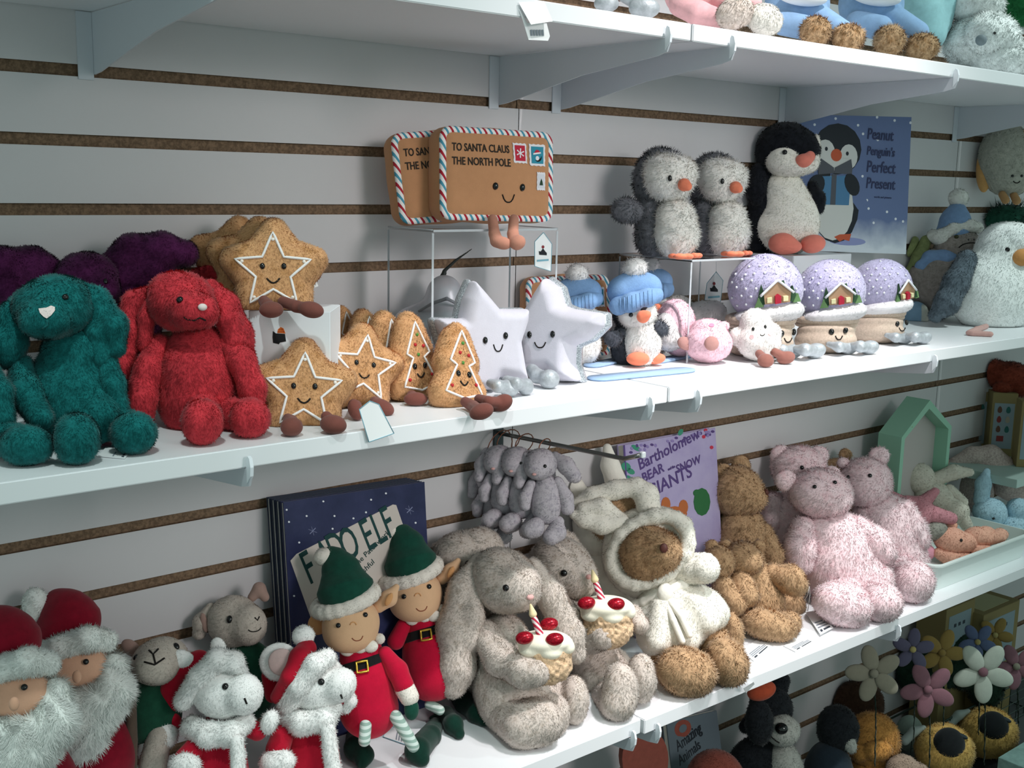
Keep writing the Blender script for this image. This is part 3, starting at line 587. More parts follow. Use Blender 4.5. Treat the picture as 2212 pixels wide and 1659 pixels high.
def envelope(label,u,y,z,W,H,T,yaw,tilt,roll,vc,feet=False,text=True,leftcut=False):
    t=Toy('plush_envelope',label,'soft toy',u,y,z,'airmail envelope plushes'); A=plane_axes(yaw,tilt,roll)
    P,tt=t.pt(u,vc,0,0); n=A[2]; C_=P+n*T/2
    b=t.part('envelope_body',[('B',C_,A,np.array([W/2,H/2,T/2]),.020)]+[('E',C_,A,np.array([W*.50,H*.50,T*.62]))],ENV,14,None,res=70)
    mt=face_mtx(C_,A,t.O,0); loop=[]
    hw,hh,rr=W/2-.006,H/2-.006,.010
    for cx,cy,a0 in ((hw-rr,hh-rr,0),(-hw+rr,hh-rr,90),(-hw+rr,-hh+rr,180),(hw-rr,-hh+rr,270)):
        for k in range(5): a=math.radians(a0+k*22.5); loop.append((cx+rr*math.cos(a),cy+rr*math.sin(a)))
    ft=T/2-.0065
    bm=bmesh.new(); dn=[]
    for i in range(len(loop)):
        a_,b_=loop[i],loop[(i+1)%len(loop)]; k_=max(1,int(math.hypot(b_[0]-a_[0],b_[1]-a_[1])/.008))
        dn+=[(a_[0]+(b_[0]-a_[0])*j/k_,a_[1]+(b_[1]-a_[1])*j/k_,ft) for j in range(k_)]
    tubebm(bm,dn,.0052,8,True)
    for v_ in bm.verts: v_.co.z=ft+(v_.co.z-ft)*.8
    o=bmo('striped_piping',bm,stripes(),t.root,True); o.matrix_local=mt
    zf=T*.62
    def S3(x,y): return proj(C_+A[0]*x+A[1]*y-A[2]*T/2)
    if text:
        for i,s_ in enumerate(("TO SANTA CLAUS","THE NORTH POLE")): drape(txt('stitched_text',s_,THR,b,mt@Matrix.Translation((-W*.41,H*(.235-i*.145),zf))@Matrix.Diagonal((.72,1,1,1)),H*.115,.0003,1,bold=.0002),t,b,-n,.0003)
    F0=globals()['flat']
    def flat(nm,pts,th,m,parent,mt_,lift=0):
        bm=bmesh.new(); vs=[bm.verts.new((x_,y_,0)) for x_,y_ in pts]; bm.faces.new(vs)
        r=bmesh.ops.extrude_face_region(bm,geom=list(bm.faces)); bmesh.ops.translate(bm,verts=[g for g in r['geom'] if isinstance(g,bmesh.types.BMVert)],vec=(0,0,th))
        bmesh.ops.transform(bm,matrix=mt_,verts=bm.verts); return drape(bmo(nm,bm,m,parent),t,b,-n,lift-zf*.93+.0004)
    def stamp(x,y,w_,h_,col,kind):
        zz=zf*.93; L=[]; n_=7
        for i in range(n_*4):
            s_=i//n_; f=(i%n_)/n_; q=[(-1+2*f,-1),(1,-1+2*f),(1-2*f,1),(-1,1-2*f)][s_]; k_=1 if i%2 else .93; L.append((x+q[0]*k_*w_/2,y+q[1]*k_*h_/2))
        f=flat('stamp',L,.0012,plain('stamp_white','eeeaf0',.7),b,mt,zz); flat('stamp_field',rect(x,y,w_*.74,h_*.76),.0004,col,f,mt,zz+.0012); z2=zz+.0016
        if kind=='flake':
            for k in range(3):
                a=math.pi*k/3+.4; c_,s2=math.cos(a),math.sin(a); ln,wd=w_*.27,w_*.035; flat('snowflake_bar',[(x-ln*c_-wd*s2,y-ln*s2+wd*c_),(x-ln*c_+wd*s2,y-ln*s2-wd*c_),(x+ln*c_+wd*s2,y+ln*s2-wd*c_),(x+ln*c_-wd*s2,y+ln*s2+wd*c_)],.0004,plain('stamp_white','eeeaf0',.7),f,mt,z2)
            for k in range(6): a=math.pi*k/3+.4; flat('snowflake_tip',circ(x+w_*.25*math.cos(a),y+w_*.25*math.sin(a),w_*.05,n=8),.0004,plain('stamp_white','eeeaf0',.7),f,mt,z2+.0002)
        if kind=='bird':
            flat('bird_head',circ(x+w_*.02,y-h_*.1,w_*.24,h_*.2),.0004,BLK2,f,mt,z2); flat('bird_cheek',circ(x-w_*.02,y-h_*.14,w_*.11,h_*.1),.0004,plain('stamp_white','eeeaf0',.7),f,mt,z2+.0004)
            flat('hat_cap',[(x-w_*.24,y+h_*.06),(x-w_*.08,y+h_*.24),(x+w_*.08,y+h_*.22),(x+w_*.18,y+h_*.1)],.0004,plain('stamp_red','c3243e',.7),f,mt,z2+.0004); flat('hat_band',[(x-w_*.28,y+h_*.0),(x+w_*.2,y+h_*.08),(x+w_*.18,y+h_*.14),(x-w_*.28,y+h_*.08)],.0004,plain('stamp_white','eeeaf0',.7),f,mt,z2+.0008)
        if kind=='tree': flat('tree_shape',[(x-w_*.2,y-h_*.22),(x+w_*.2,y-h_*.22),(x+w_*.12,y-h_*.02),(x,y+h_*.14),(x-w_*.12,y-h_*.02)],.0004,plain('stamp_green','24402c',.7),f,mt,z2)
    stamp(W*.165,H*.24,W*.125,H*.22,plain('stamp_red','c3243e',.7),'flake'); stamp(W*.325,H*.23,W*.15,H*.24,plain('stamp_blue','2f8fa8',.7),'bird'); stamp(W*.36,H*-.05,W*.08,H*.2,plain('stamp_grey','dcdce4',.7),'tree')
    if feet:
        t.bead('eye',1070,402,6.5,b,BLK,sy=1.25); t.bead('eye',1128,405,6.5,b,BLK,sy=1.25); t.smile(1098,420,13,17,b,BLK2,r=1.5)
        t.part('leg',t.c([(1064,474,-1.2,11),(1068,505,-2.6,12),(1073,520,-3,15)])+t.e(1085,525,-3.4,21,14,14,12),TAN,4,clip=False); t.part('leg',t.c([(1110,474,-1.2,11),(1108,505,-2.6,12),(1112,520,-3,15)])+t.e(1118,524,-3.6,16,18,15,60),TAN,4,clip=False)
    return t
envelope('front airmail envelope plush with a smiling face and dangling feet on the clear riser',1080,-.150,1.4878,.170,.121,.052,-10,4,-1,378,True)
envelope('airmail envelope plush half hidden behind the front one on the clear riser',978,-.100,1.4878,.160,.120,.048,-12,6,5,378)
envelope('airmail envelope plush on the shelf behind the right silver star and the hatted penguin',1235,-.055,ZM,.158,.130,.036,-6,5,0,687,text=False)
# ---- hatted little penguins on skis ----
FW=fur('fluffy_white','f3eeea',.08,90); FDG=fur('charcoal','5a5d66',.45,120); FDK=fur('dark_grey','3b3e46',.4,120); OR=felt('coral_velour','f58a6a',.06); KB=mat('knit_blue','7fa3cf',rough=.9,bump=.3,bscale=400,noise=.1,nscale=200); SKI=felt('ski_blue','a3bfe2',.05); POM=fur('pompom','f6f2f2',.08,120)
def hat_penguin(label,u,y,sc,rot=0,ski=True,mir=False,lo=False):
    t=Toy('skiing_penguin',label,'soft toy',u,y,ZM,'little penguins in blue knit hats',sc=sc,ref=(1378,800))
    b=t.part('body',t.e(1388,752,-.5,41,50,30)+t.e(1385,715,-.4,30,26,26),FW,10,(7,.8,2,.4))
    t.part('back',t.e(1352,760,1.2,33,46,34)+t.e(1368,725,1.6,38,40,34),FDK,10,(7,.8,2,.4))
    h=t.part('head',t.e(1377,689,-.6,42,36,40),FW,8,(7,.8,2,.4)); t.part('head_back',t.e(1362,690,1.8,38,36,36)+t.e(1388,672,-3.2,12,9,8),FDK,6,(6,.8,2,.4))
    t.part('wing',t.e(1325,742,-1.2,20,18,14)+t.e(1345,735,0,18,16,14),FDG,6,(9,1,2,.5)); t.part('wing',t.e(1425,720,-1,20,16,14,20)+t.e(1412,712,0,14,14,12),FDG,6,(9,1,2,.5))
    t.bead('eye',1363,691,5,h,BLK); bk_=t.part('beak',t.e(1389,695,-4.2,14,14,14)+t.e(1398,690,-4.8,9,8,8),OR,6,clip=False)
    bmh=t.c([(1345,640,0,34),(1400,632,0,30)])+t.e(1372,618,0,28,24,26)
    ha=t.part('hat',bmh,KB,18,clip=False); t.part('hat_cuff',t.c([(1336,672,-1.8,18),(1365,664,-3.2,20),(1398,654,-3,19),(1414,648,-.6,17)])+t.c([(1336,672,-1.8,18),(1352,664,2,18),(1400,648,2,17),(1414,648,-.6,17)]),KB,10,clip=False,parent=ha)
    for i in range(9): 
        uu=1340+i*8.6; t.line('knit_rib',[(uu,662-i*2.4+ -6),(uu+1,686-i*2.4)],1.3,[c for c in ha.children if c.name.startswith('hat_cuff')][0],KB,parent=ha)
    t.part('pompom',t.e(1372,592,-.5,26,24,24),POM,4,(9,1,2,.5),clip=False)
    if not lo: t.part('foot',t.e(1378,786,'g-2',25,15,20)+t.e(1394,786,'g-2',14,10,12),OR,6); t.part('foot',t.e(1416,786,'g-1.5',22,12,18,-8),OR,6)
    else: t.part('foot',t.e(1372,780,'g',18,17,16),OR,4); t.part('foot',t.e(1398,768,'g',17,16,15),OR,4)
    return t
def skiobj(label,a,b,r,z=ZM,g=None,th=.0035):
    P=onZ(*a,z); Q=onZ(*b,z); d=Q-P; L=np.linalg.norm(d); x=d/L; n=np.array([-x[1],x[0],0]); w_=r*dep((P+Q)/2)/F
    pts=[]
    for k in range(9): a_=-math.pi/2+math.pi*k/8; pts.append(Q+x*w_*1.4*math.cos(a_)+n*w_*math.sin(a_))
    for k in range(9): a_=math.pi/2+math.pi*k/8; pts.append(P+x*w_*1.0*math.cos(a_)+n*w_*math.sin(a_))
    c=(P+Q)/2; bm=bmesh.new(); vs=[bm.verts.new(Vector(p-c)) for p in pts]; f=bm.faces.new(vs); rr=bmesh.ops.extrude_face_region(bm,geom=[f]); bmesh.ops.translate(bm,verts=[g_ for g_ in rr['geom'] if isinstance(g_,bmesh.types.BMVert)],vec=(0,0,th)); bmesh.ops.bevel(bm,geom=list(bm.edges),offset=.0012,segments=2,affect='EDGES')
    o=bmo('toy_ski',bm,SKI,None,True); o.location=Vector(c)+Vector((0,0,.0004)); tag(o,label,'toy ski','blue fabric skis'); return o
hat_penguin('hatted penguin plush standing on pale blue skis at the shelf front',1378,-.155,1)
hat_penguin('hatted penguin plush half hidden between the right silver star and the front penguin',1252,-.10,.93,lo=True)
hat_penguin('hatted penguin plush directly behind the front skiing penguin, its pompom showing',1405,-.09,.93,lo=True)
skiobj('pale blue fabric ski in front of the hatted penguin, nearest the shelf edge',(1295,820),(1470,803),27)
skiobj('blue fabric ski behind, under the feet of the half hidden hatted penguin',(1280,792),(1340,780),20)
skiobj('blue fabric ski reaching past the front penguin toward the pink plushes',(1420,783),(1478,772),18)
# ---- fluffy grey penguins on riser ----
FGW=fur('fluff_offwhite','faf6f1',.08,110); FGG=fur('fluff_grey','7c7d84',.35,110)
def fluffy(label,u,y,sc,wing):
    t=Toy('fluffy_penguin',label,'soft toy',u,y,1.4403,'fluffy grey penguins',sc=sc,ref=(1450,548)); t.u=u
    t.part('body',t.e(1461,498,-1.6,49,54,40)+t.e(1458,458,-1.4,42,34,36),FGW,14,(11,1,2.2,.45)); t.part('back',t.e(1414,500,1.0,42,52,44)+t.e(1410,450,1,34,40,34),FGG,14,(11,1,2.2,.45))
    h=t.part('head',t.e(1446,378,-1.8,53,52,44)+t.e(1478,368,-1.2,26,32,28)+t.e(1425,362,-1.4,32,34,30),FGW,16,(11,1,2.2,.45)); t.part('hood',t.e(1416,382,1.4,48,62,46)+t.e(1432,336,1.0,38,22,34),FGG,14,(11,1,2.2,.45))
    if wing: t.part('wing',t.e(1350,446,0,30,26,20,-15)+t.e(1378,452,.5,26,24,20),FGG,10,(11,1,2.2,.45))
    t.bead('eye',1447,378,4.5,h,BLK,sy=1.5,sink=-.3); t.part('beak',t.e(1478,392,-5,14,14,15)+t.e(1486,396,-5.6,9,9,9),OR,5,clip=False)
    t.part('foot',t.e(1468,547,'g',14,7,12)+t.e(1486,547,'g',13,7,11)+t.e(1453,546,'g',10,6,10),OR,4); t.part('foot',t.e(1500,545,'g',9,6.5,10)+t.e(1509,545,'g',9,6,9),OR,4)
fluffy('fluffy grey and white penguin plush at the left of the clear riser, flipper out',1450,-.125,1,True)
fluffy('fluffy grey and white penguin plush at the right, next to the big black penguin',1563,-.115,.93,False)
# ---- white block with black penguin and picture book ----
e=empty('white_plinth',(1.695,-.066,ZM),'white display plinth under the big black penguin and its picture book','display riser'); box('plinth_body',(1.61,-.113,ZM),(1.78,-.02,1.4330),plain('white_gloss','e9ebee',.3),e,.001,e.location)
FBK=fur('black_plush','22242a',.4,120); FCR=fur('cream_plush','fdf8ee',.06,110); CORAL=felt('coral_pink','f08a78',.06)
def big_penguin():
    t=Toy('plush_penguin','large black and white penguin plush with coral feet in front of the blue picture book','soft toy',1700,-.066,1.4332)
    t.part('body',t.e(1699,492,-.6,68,58,36)+t.e(1692,415,-.4,46,46,36)+t.e(1712,465,-.8,54,58,34),FCR,20,(5,.9)); t.part('back',t.e(1652,490,.8,42,66,32)+t.e(1646,410,.6,30,60,30)+t.e(1700,500,1,64,50,28),FBK,18,(5,.9))
    h=t.part('head',t.e(1697,325,-.2,66,60,60)+t.e(1735,330,-.8,34,40,46),FBK,14,(5,.9)); 
    c=t.part('cheek',t.e(1692,345,-2.2,39,37,40)+t.e(1712,362,-2.4,38,20,38)+t.e(1762,312,-1.4,9,22,18)+t.e(1750,345,-2,20,28,24),FCR,10,(5,.9),clip=False)
    t.bead('eye',1695,330,5.5,c,BLK,sink=-.1); t.part('beak',t.e(1736,347,-5.2,18,15,18)+t.e(1750,338,-4.8,11,12,11),CORAL,8,clip=False)
    t.part('wing',t.c([(1640,370,-.5,18),(1634,410,-1,22),(1636,432,-1,14)]),FBK,8,(5,.9)); t.part('wing',t.c([(1755,400,0,10),(1764,430,-.5,18),(1766,448,-.5,15)]),FBK,8,(5,.9))
    t.part('foot',t.e(1690,526,-4.6,30,23,24)+t.e(1706,533,-4.6,26,15,22),CORAL,8); t.part('foot',t.e(1756,527,-3.8,27,20,24,-8),CORAL,6)
    t.root.location=t.root.location
big_penguin()
def book(name,label,cs,th,cover,pages='ece6da'):
    """hard cover book from its four cover corners (u,v,Y): top left, top right, bottom right, bottom left"""
    P=[onY(*c) for c in cs]; O=(P[2]+P[3])/2; e=empty(name,O,label,'book'); P=[p-O for p in P]
    x=P[1]-P[0]; y=P[0]-P[3]; n=np.cross(x,y); n/=np.linalg.norm(n); n=n if n[1]<0 else -n
    def slab(nm,k0,k1,m,ins=0):
        c=sum(P)/4; Q=[p+(c-p)*ins for p in P]; bm=bmesh.new(); a=[bm.verts.new(Vector(q-n*k0)) for q in Q]; b=[bm.verts.new(Vector(q-n*k1)) for q in Q]
        bm.faces.new(a); bm.faces.new(b[::-1])
        for i in range(4): bm.faces.new((a[i],b[i],b[(i+1)%4],a[(i+1)%4]))
        return bmo(nm,bm,m,e)
    c=slab('front_cover',0,.0022,cover); slab('page_block',.0022,th-.002,plain('pages',pages,.8),.012); slab('back_cover',th-.002,th,cover)
    # face mapping: s,t in 0..1 from the lower left corner
    def mp(s,t_,lift=0): return P[3]+(P[2]-P[3])*s+(P[0]-P[3])*t_+((P[1]-P[0])-(P[2]-P[3]))*s*t_+n*lift
    W=np.linalg.norm(P[2]-P[3]); H=np.linalg.norm(P[0]-P[3])
    def art(nm,pts,m,lift=.0003,parent=None):
        bm=bmesh.new(); a=[bm.verts.new(Vector(mp(s,t_,lift))) for s,t_ in pts]; b=[bm.verts.new(Vector(mp(s,t_,0.00001))) for s,t_ in pts]; bm.faces.new(a)
        for i in range(len(a)): bm.faces.new((a[i],a[(i+1)%len(a)],b[(i+1)%len(a)],b[i]))
        return bmo(nm,bm,m,parent or c)
    def word(nm,s_,s,t_,size,m,rot=0,lift=.0004,bold=0,space=1,sx=1):
        xx=(P[2]-P[3])/W; yy=np.cross(n,xx); o_=mp(s,t_,lift); m_=Matrix.Identity(4)
        for i in range(3): m_[i][0]=xx[i]; m_[i][1]=yy[i]; m_[i][2]=n[i]; m_[i][3]=o_[i]
        return txt(nm,s_,m,c,m_@Matrix.Rotation(math.radians(rot),4,'Z')@Matrix.Diagonal((sx,1,1,1)),size*H,.0002,space,bold=bold*H)
    return e,c,art,word,mp
def gradmat(key,lo,hi,axis='Z',a=0,b=1,speck=0):
    m=plain(key,hi,.45); nt=m.node_tree; bs=nt.nodes['Principled BSDF']; tc=nt.nodes.new('ShaderNodeTexCoord'); sp=nt.nodes.new('ShaderNodeSeparateXYZ'); nt.links.new(tc.outputs['Object'],sp.inputs[0])
    n_=nt.nodes.new('ShaderNodeTexNoise'); n_.inputs['Scale'].default_value=25; n_.inputs['Detail'].default_value=5; nt.links.new(tc.outputs['Object'],n_.inputs['Vector'])
    ad=nt.nodes.new('ShaderNodeMath'); ad.operation='MULTIPLY_ADD'; ad.inputs[1].default_value=.05; nt.links.new(n_.outputs['Fac'],ad.inputs[0]); nt.links.new(sp.outputs[axis],ad.inputs[2])
    mr=nt.nodes.new('ShaderNodeMapRange'); mr.inputs['From Min'].default_value=a; mr.inputs['From Max'].default_value=b; nt.links.new(ad.outputs[0],mr.inputs['Value']); r=nt.nodes.new('ShaderNodeValToRGB'); r.color_ramp.elements[0].color=lin(lo); r.color_ramp.elements[1].color=lin(hi)
    nt.links.new(mr.outputs[0],r.inputs[0]); nt.links.new(r.outputs[0],bs.inputs['Base Color']); return m
Pw=plain('print_white','e6e8ee',.5); Pk=plain('print_dark','20242c',.5); Pcr=plain('print_cream','d6d6d2',.5); Por=plain('print_orange2','c55a3a',.5); Pgy=plain('print_grey','54565e',.5); Pbl=plain('print_blue','4f7fa6',.5); Pnv=plain('print_navy','2a3458',.5)
def fromfish(pts,cs):
    """photo points on the cover -> cover coordinates"""
    return pts
def penguin_book():
    m=gradmat('snow_night_cover','d9dfe8','66769f','Z',.035,.085)
    cs=((1722,247,-.0125),(1969,253,-.085),(1957,549,-.085),(1722,541,-.0125))
    e,c,art,word,mp=book('picture_book','blue picture book of a penguin holding a present, standing on the white plinth',cs,.010,m)
    def X(u,v): return ((u-1722)/(240),1-(v-250)/(297))
    A_=lambda nm,pts,mm,l: art(nm,[X(*p) for p in pts],mm,l)
    A_('art_shadow',ell(1830,523,40,9),plain('print_lilac','8f97c4',.5),.0003)
    A_('art_body',ell(1802,440,52,88),Pk,.0004); A_('art_belly',ell(1797,450,44,72),Pcr,.0006)
    A_('art_head',ell(1805,322,50,55),Pk,.0008)
    A_('art_face',ell(1779,330,20,28)+[],Pcr,.001); A_('art_face',ell(1828,338,19,27),Pcr,.001); A_('art_face',ell(1803,350,38,20),Pcr,.001)
    A_('art_eye',ell(1781,322,3,4.5,10),Pk,.0013); A_('art_eye',ell(1825,331,3,4.5,10),Pk,.0013); A_('art_beak',ell(1802,335,11.5,13.5),Por,.0014)
    A_('art_gift',[(1762,382),(1834,378),(1830,443),(1764,443)],Pbl,.0015); A_('art_ribbon',[(1793,376),(1803,376),(1801,443),(1790,443)],Pgy,.0017)
    A_('art_bow',[(1797,362),(1770,343),(1764,362),(1765,378),(1798,374)],Pgy,.0018); A_('art_bow',[(1799,362),(1833,343),(1836,362),(1835,376),(1798,374)],Pgy,.0018)
    A_('art_wing',ell(1760,402,17,25,roll=20),Pk,.0019); A_('art_wing',ell(1836,398,15,25,roll=-20),Pk,.0019)
    A_('art_foot',[(1800,514),(1812,508),(1837,506),(1833,522),(1820,519),(1812,524)],Por,.0009)
    for i,(u,v) in enumerate([(1724,259),(1800,257),(1847,270),(1858,288),(1960,262),(1757,271),(1859,379),(1870,431),(1886,480),(1935,470),(1952,475),(1744,371),(1890,300),(1874,449),(1915,455),(1925,258),(1887,252)]): A_('art_snowflake',ell(u,v,2.6,3,8),Pw,.0005)
    gy=plain('print_title','34395c',.5)
    for s_,v,sz in (('Peanut',298,.115),("Penguin's",332,.092),('Perfect',369,.122),('Present',404,.115)): word('title_word',s_,*X(1866,v),sz,gy,lift=.0012,sx=.8,bold=.0012)
    word('author_line','words and pictures',*X(1885,425),.022,gy,lift=.0008)
penguin_book()
# ---- pink plushes lying behind the riser leg ----
PK=fur('candy_pink','f6ccd8',.1,90); SOLE=felt('mauve_sole','b98a84',.08); GYW=fur('pale_grey','e6e2e2',.1,90)
def pinks():
    t=Toy('pink_pudding','round pink plush lying with brown feet forward, in front of the clear riser leg','soft toy',1528,-.20,ZM)
    b=t.part('body',t.e(1530,742,0,52,42,44)+t.e(1530,712,.6,36,24,34),PK,12,(4,.7)); t.part('foot_sole',t.e(1537,742,-3.6,16,16,9),SOLE,2,clip=False)
    t.part('ear',t.e(1563,705,0,13,11,8),PK,3,(4,.7)); t.patch('cheek_mark',ell(1537,703,6,4,10),b,plain('rose_mark','e88aa6',.8),1.5,cuts=0)
    t=Toy('pink_pudding','round pink and white plush on its side, between the skiing penguin and the riser leg','soft toy',1470,-.15,ZM)
    t.part('body',t.e(1458,700,0,44,54,44)+t.e(1468,740,0,34,30,36),PK,12,(4,.7)); t.part('fleece_side',t.e(1442,715,-1.2,30,44,34)+t.e(1455,738,-1.4,26,18,30),GYW,10,(5,.7)); t.part('foot_sole',t.e(1480,742,-4.4,18,14,9,30),SOLE,2,clip=False); t.part('foot_sole',t.e(1503,739,-3.6,9,8,6),SOLE,2,clip=False)
    t=Toy('grey_pudding','pale grey round plush lying behind the pink ones against the wall','soft toy',1520,-.075,ZM)
    t.part('body',t.e(1520,690,0,46,40,32)+t.e(1545,680,0,26,30,28),GYW,12,(4,.7))
    t=Toy('white_pudding','small white fluffy plush peeking above the pink plushes at the wall','soft toy',1470,-.045,ZM); t.part('body',t.e(1465,665,0,32,28,18)+t.e(1466,700,0,36,30,20),FW,10,(8,.8,2,.4))
pinks()
def cloud():
    t=Toy('cloud_plush','bright white puffy cloud plush with pink cheeks and two brown boots','soft toy',1640,-.235,ZM)
    b=t.part('body',t.e(1637,735,0,46,44,38)+t.e(1632,700,0,34,34,32)+t.e(1592,727,.4,18,20,18)+t.e(1668,720,-.4,20,22,20)+t.e(1655,745,-.5,32,28,28),FW,8,(4,.7))
    t.bead('eye',1627,711,3.2,b,BLK,sy=1.3); t.bead('eye',1653,706,3.2,b,BLK,sy=1.3); t.smile(1647,722,5,3,b,BLK2,r=.9,roll=-10)
    rose=plain('rose_cheek','f5b6b8',.9)
    for q in ((1624,728),(1664,721)): t.patch('cheek',ell(*q,4.5,4.5,10),b,rose,1,cuts=0)
    bo=felt('boot_brown','96645a',.1); t.part('leg',t.limb([(1640,764,-3,9),(1654,779,'g',18,15,15)]),bo,3); t.part('leg',t.limb([(1672,760,-2,9),(1698,773,'g',20,14,16,-15)]),bo,3)
cloud()
# ---- snow globes ----
LIL=mat('lilac_sparkle','c0badb',rough=.6,noise=.18,nscale=160,bump=.4,bscale=300,sheen=.3); SNW=fur('snow_band','ece9ec',.06,90); BGE=mat('beige_linen','cbb7a6',rough=.95,noise=.22,nscale=300,bump=.3,bscale=500)
GB=plain('ginger_house','a5876c',.8); HR=plain('house_red','b3263c',.7); HG=plain('fir_green','2d4a33',.8); HY=plain('window_cream','e3dcae',.7); HG2=plain('fir_light','6b8f5e',.8)
def globe(label,u,y,sc,hx=0,fx=0,house=1.0,legs=1,ref=(1790,765),dv=0):
    t=Toy('snow_globe_plush',label,'soft toy',u,y,ZM,'snow globe plushes',sc=sc,ref=ref); t.v=proj(t.P)[1]+dv
    g=t.part('globe',t.e(1795,628,0,73,68,70),LIL,0,(2.4,.7),clip=False); P,tt=t.pt(1795,628,0); R=t.px(70,tt)
    s=t.part('snow_band',t.e(1798,680,-.3,69,22,68,-8)+t.e(1828,672,-1,40,19,46,-10),SNW,12,(3,.7),clip=False)
    b=t.part('base',t.e(1783,735,0,66,32,60)+t.e(1785,712,0,62,18,58),BGE,10,None)
    L=[]
    for i in range(24):
        a=2*math.pi*i/24; L.append((P+np.array([0,0,-1.])*t.px(60)+M[0]*t.px(61)*math.cos(a)+np.array([M[2][0],M[2][1],0])*t.px(57)*math.sin(a)-t.O+M[0]*t.px(-6)))
    tube('rolled_brim',L,t.px(9),BGE,t.root,8,True); L2=[q+np.array([0,0,-t.px(11)]) for q in L]; tube('rolled_brim',L2,t.px(6),BGE,t.root,8,True)
    t.bead('eye',1796+fx,716,6,b,BLK,sy=1.15); t.bead('eye',1826+fx*.8,713,6,b,BLK,sy=1.15); t.smile(1812+fx*.9,725,7.5,8,b,BLK2,r=1.3)
    H=lambda nm,pts,m,l,k=0: t.patch(nm,[(q[0]*1.0+hx+(q[0]-1817)*(house-1),q[1]) for q in pts],g,m,l,cuts=k,parent=g)
    H('fir_tree',[(1776,659),(1785,620),(1797,655)],HG,7); H('fir_tree',[(1836,650),(1842,622),(1852,650)],HG,7); H('fir_tree',[(1773,662),(1780,645),(1790,660)],HG2,8); H('fir_tree',[(1843,652),(1851,636),(1856,650)],HG2,8); H('fir_tree',[(1800,625),(1826,612),(1834,635)],HG,6)
    H('gingerbread_house',[(1792,655),(1790,638),(1814,616),(1838,632),(1836,651)],GB,9)
    for a_,b_ in (((1784,641),(1814,613)),((1814,613),(1842,634))): q=[(x+hx+(x-1817)*(house-1),y_) for x,y_ in (a_,b_)]; t.line('snowy_roof',q,2.6,g,Pw,parent=g,lift=9)
    H('house_door',[(1810,654),(1810,641),(1815,637),(1820,640),(1820,652)],HR,11); H('house_window',[(1796,652),(1796,644),(1804,643),(1804,651)],HY,11); H('house_window',[(1824,649),(1824,641),(1832,640),(1832,648)],HY,11)
    rr=random.Random(3)
    for i in range(-6,7):
        for j in range(-5,6):
            x=1795+i*19+(j%2)*9+rr.uniform(-3,3); yy=628+j*15+rr.uniform(-3,3)
            if ((x-1795)/68)**2+((yy-628)/64)**2<1 and not (abs(x-1815-hx)<36 and 605<yy) and yy<655-(x-1795)*.2: t.bead('snow_dot',x,yy,2.6,g,Pw,sink=.1)
    if legs: t.part('leg',t.limb([(1790+fx*.5,743,-4.6,6),(1812+fx*.5,749,-5.6,11),(1832+fx*.5,751,'g',20,14,17)]),SLV,6); t.part('leg',t.limb([(1842+fx*.5,746,-3.6,8),(1858+fx*.5,748,-4.6,12),(1878+fx*.5,750,'g',21,15,17,-15)]),SLV,6)
    return t
globe('snow globe plush in the middle, full face and gingerbread house visible',1790,-.225,1,dv=6)
globe('largest snow globe plush, behind the white cloud plush',1648,-.195,1.10,hx=2,fx=30,dv=6)
globe('snow globe plush furthest right, its house turned toward the aisle',1898,-.205,.90,hx=38,fx=38,house=.62,dv=4)
# ================= LOWER SHELF =================
FBG=fur('beige_rabbit','d3c6bd',.22,110,col2='b3a497',contrast=(.3,.5)); FCK=fur('cake_oat','ecc9a4',.35,260); CRM=felt('cream_velvet','f6f0dc',.03); CHE=mat('cherry_foil','c0142c',rough=.25,metal=.3,noise=.6,nscale=500,col2='6c0a18'); FLM=felt('flame_felt','f2dcae',.04)
CND=mat('candle_stripes','f4e4e4',rough=.8)
def stripe_mat(key,c1,c2,fq,axis='Z',sx=1.0):
    m=plain(key,c1,.8); nt=m.node_tree; b=nt.nodes['Principled BSDF']; tc=nt.nodes.new('ShaderNodeTexCoord'); sp=nt.nodes.new('ShaderNodeSeparateXYZ'); nt.links.new(tc.outputs['Object'],sp.inputs[0])
    mu=nt.nodes.new('ShaderNodeMath'); mu.operation='MULTIPLY_ADD'; mu.inputs[1].default_value=sx; nt.links.new(sp.outputs['X'],mu.inputs[0]); nt.links.new(sp.outputs[axis],mu.inputs[2])
    ml=nt.nodes.new('ShaderNodeMath'); ml.operation='MULTIPLY'; ml.inputs[1].default_value=fq; fr=nt.nodes.new('ShaderNodeMath'); fr.operation='FRACT'; nt.links.new(mu.outputs[0],ml.inputs[0]); nt.links.new(ml.outputs[0],fr.inputs[0])
    r=nt.nodes.new('ShaderNodeValToRGB'); r.color_ramp.interpolation='CONSTANT'; r.color_ramp.elements[0].color=lin(c1); r.color_ramp.elements[1].position=.5; r.color_ramp.elements[1].color=lin(c2); nt.links.new(fr.outputs[0],r.inputs[0]); nt.links.new(r.outputs[0],b.inputs['Base Color']); return m
CND=stripe_mat('candle_stripe','f4e6e6','c0304a',120,'Z',1.2); PNKN=felt('pink_nose','e8b4b0')
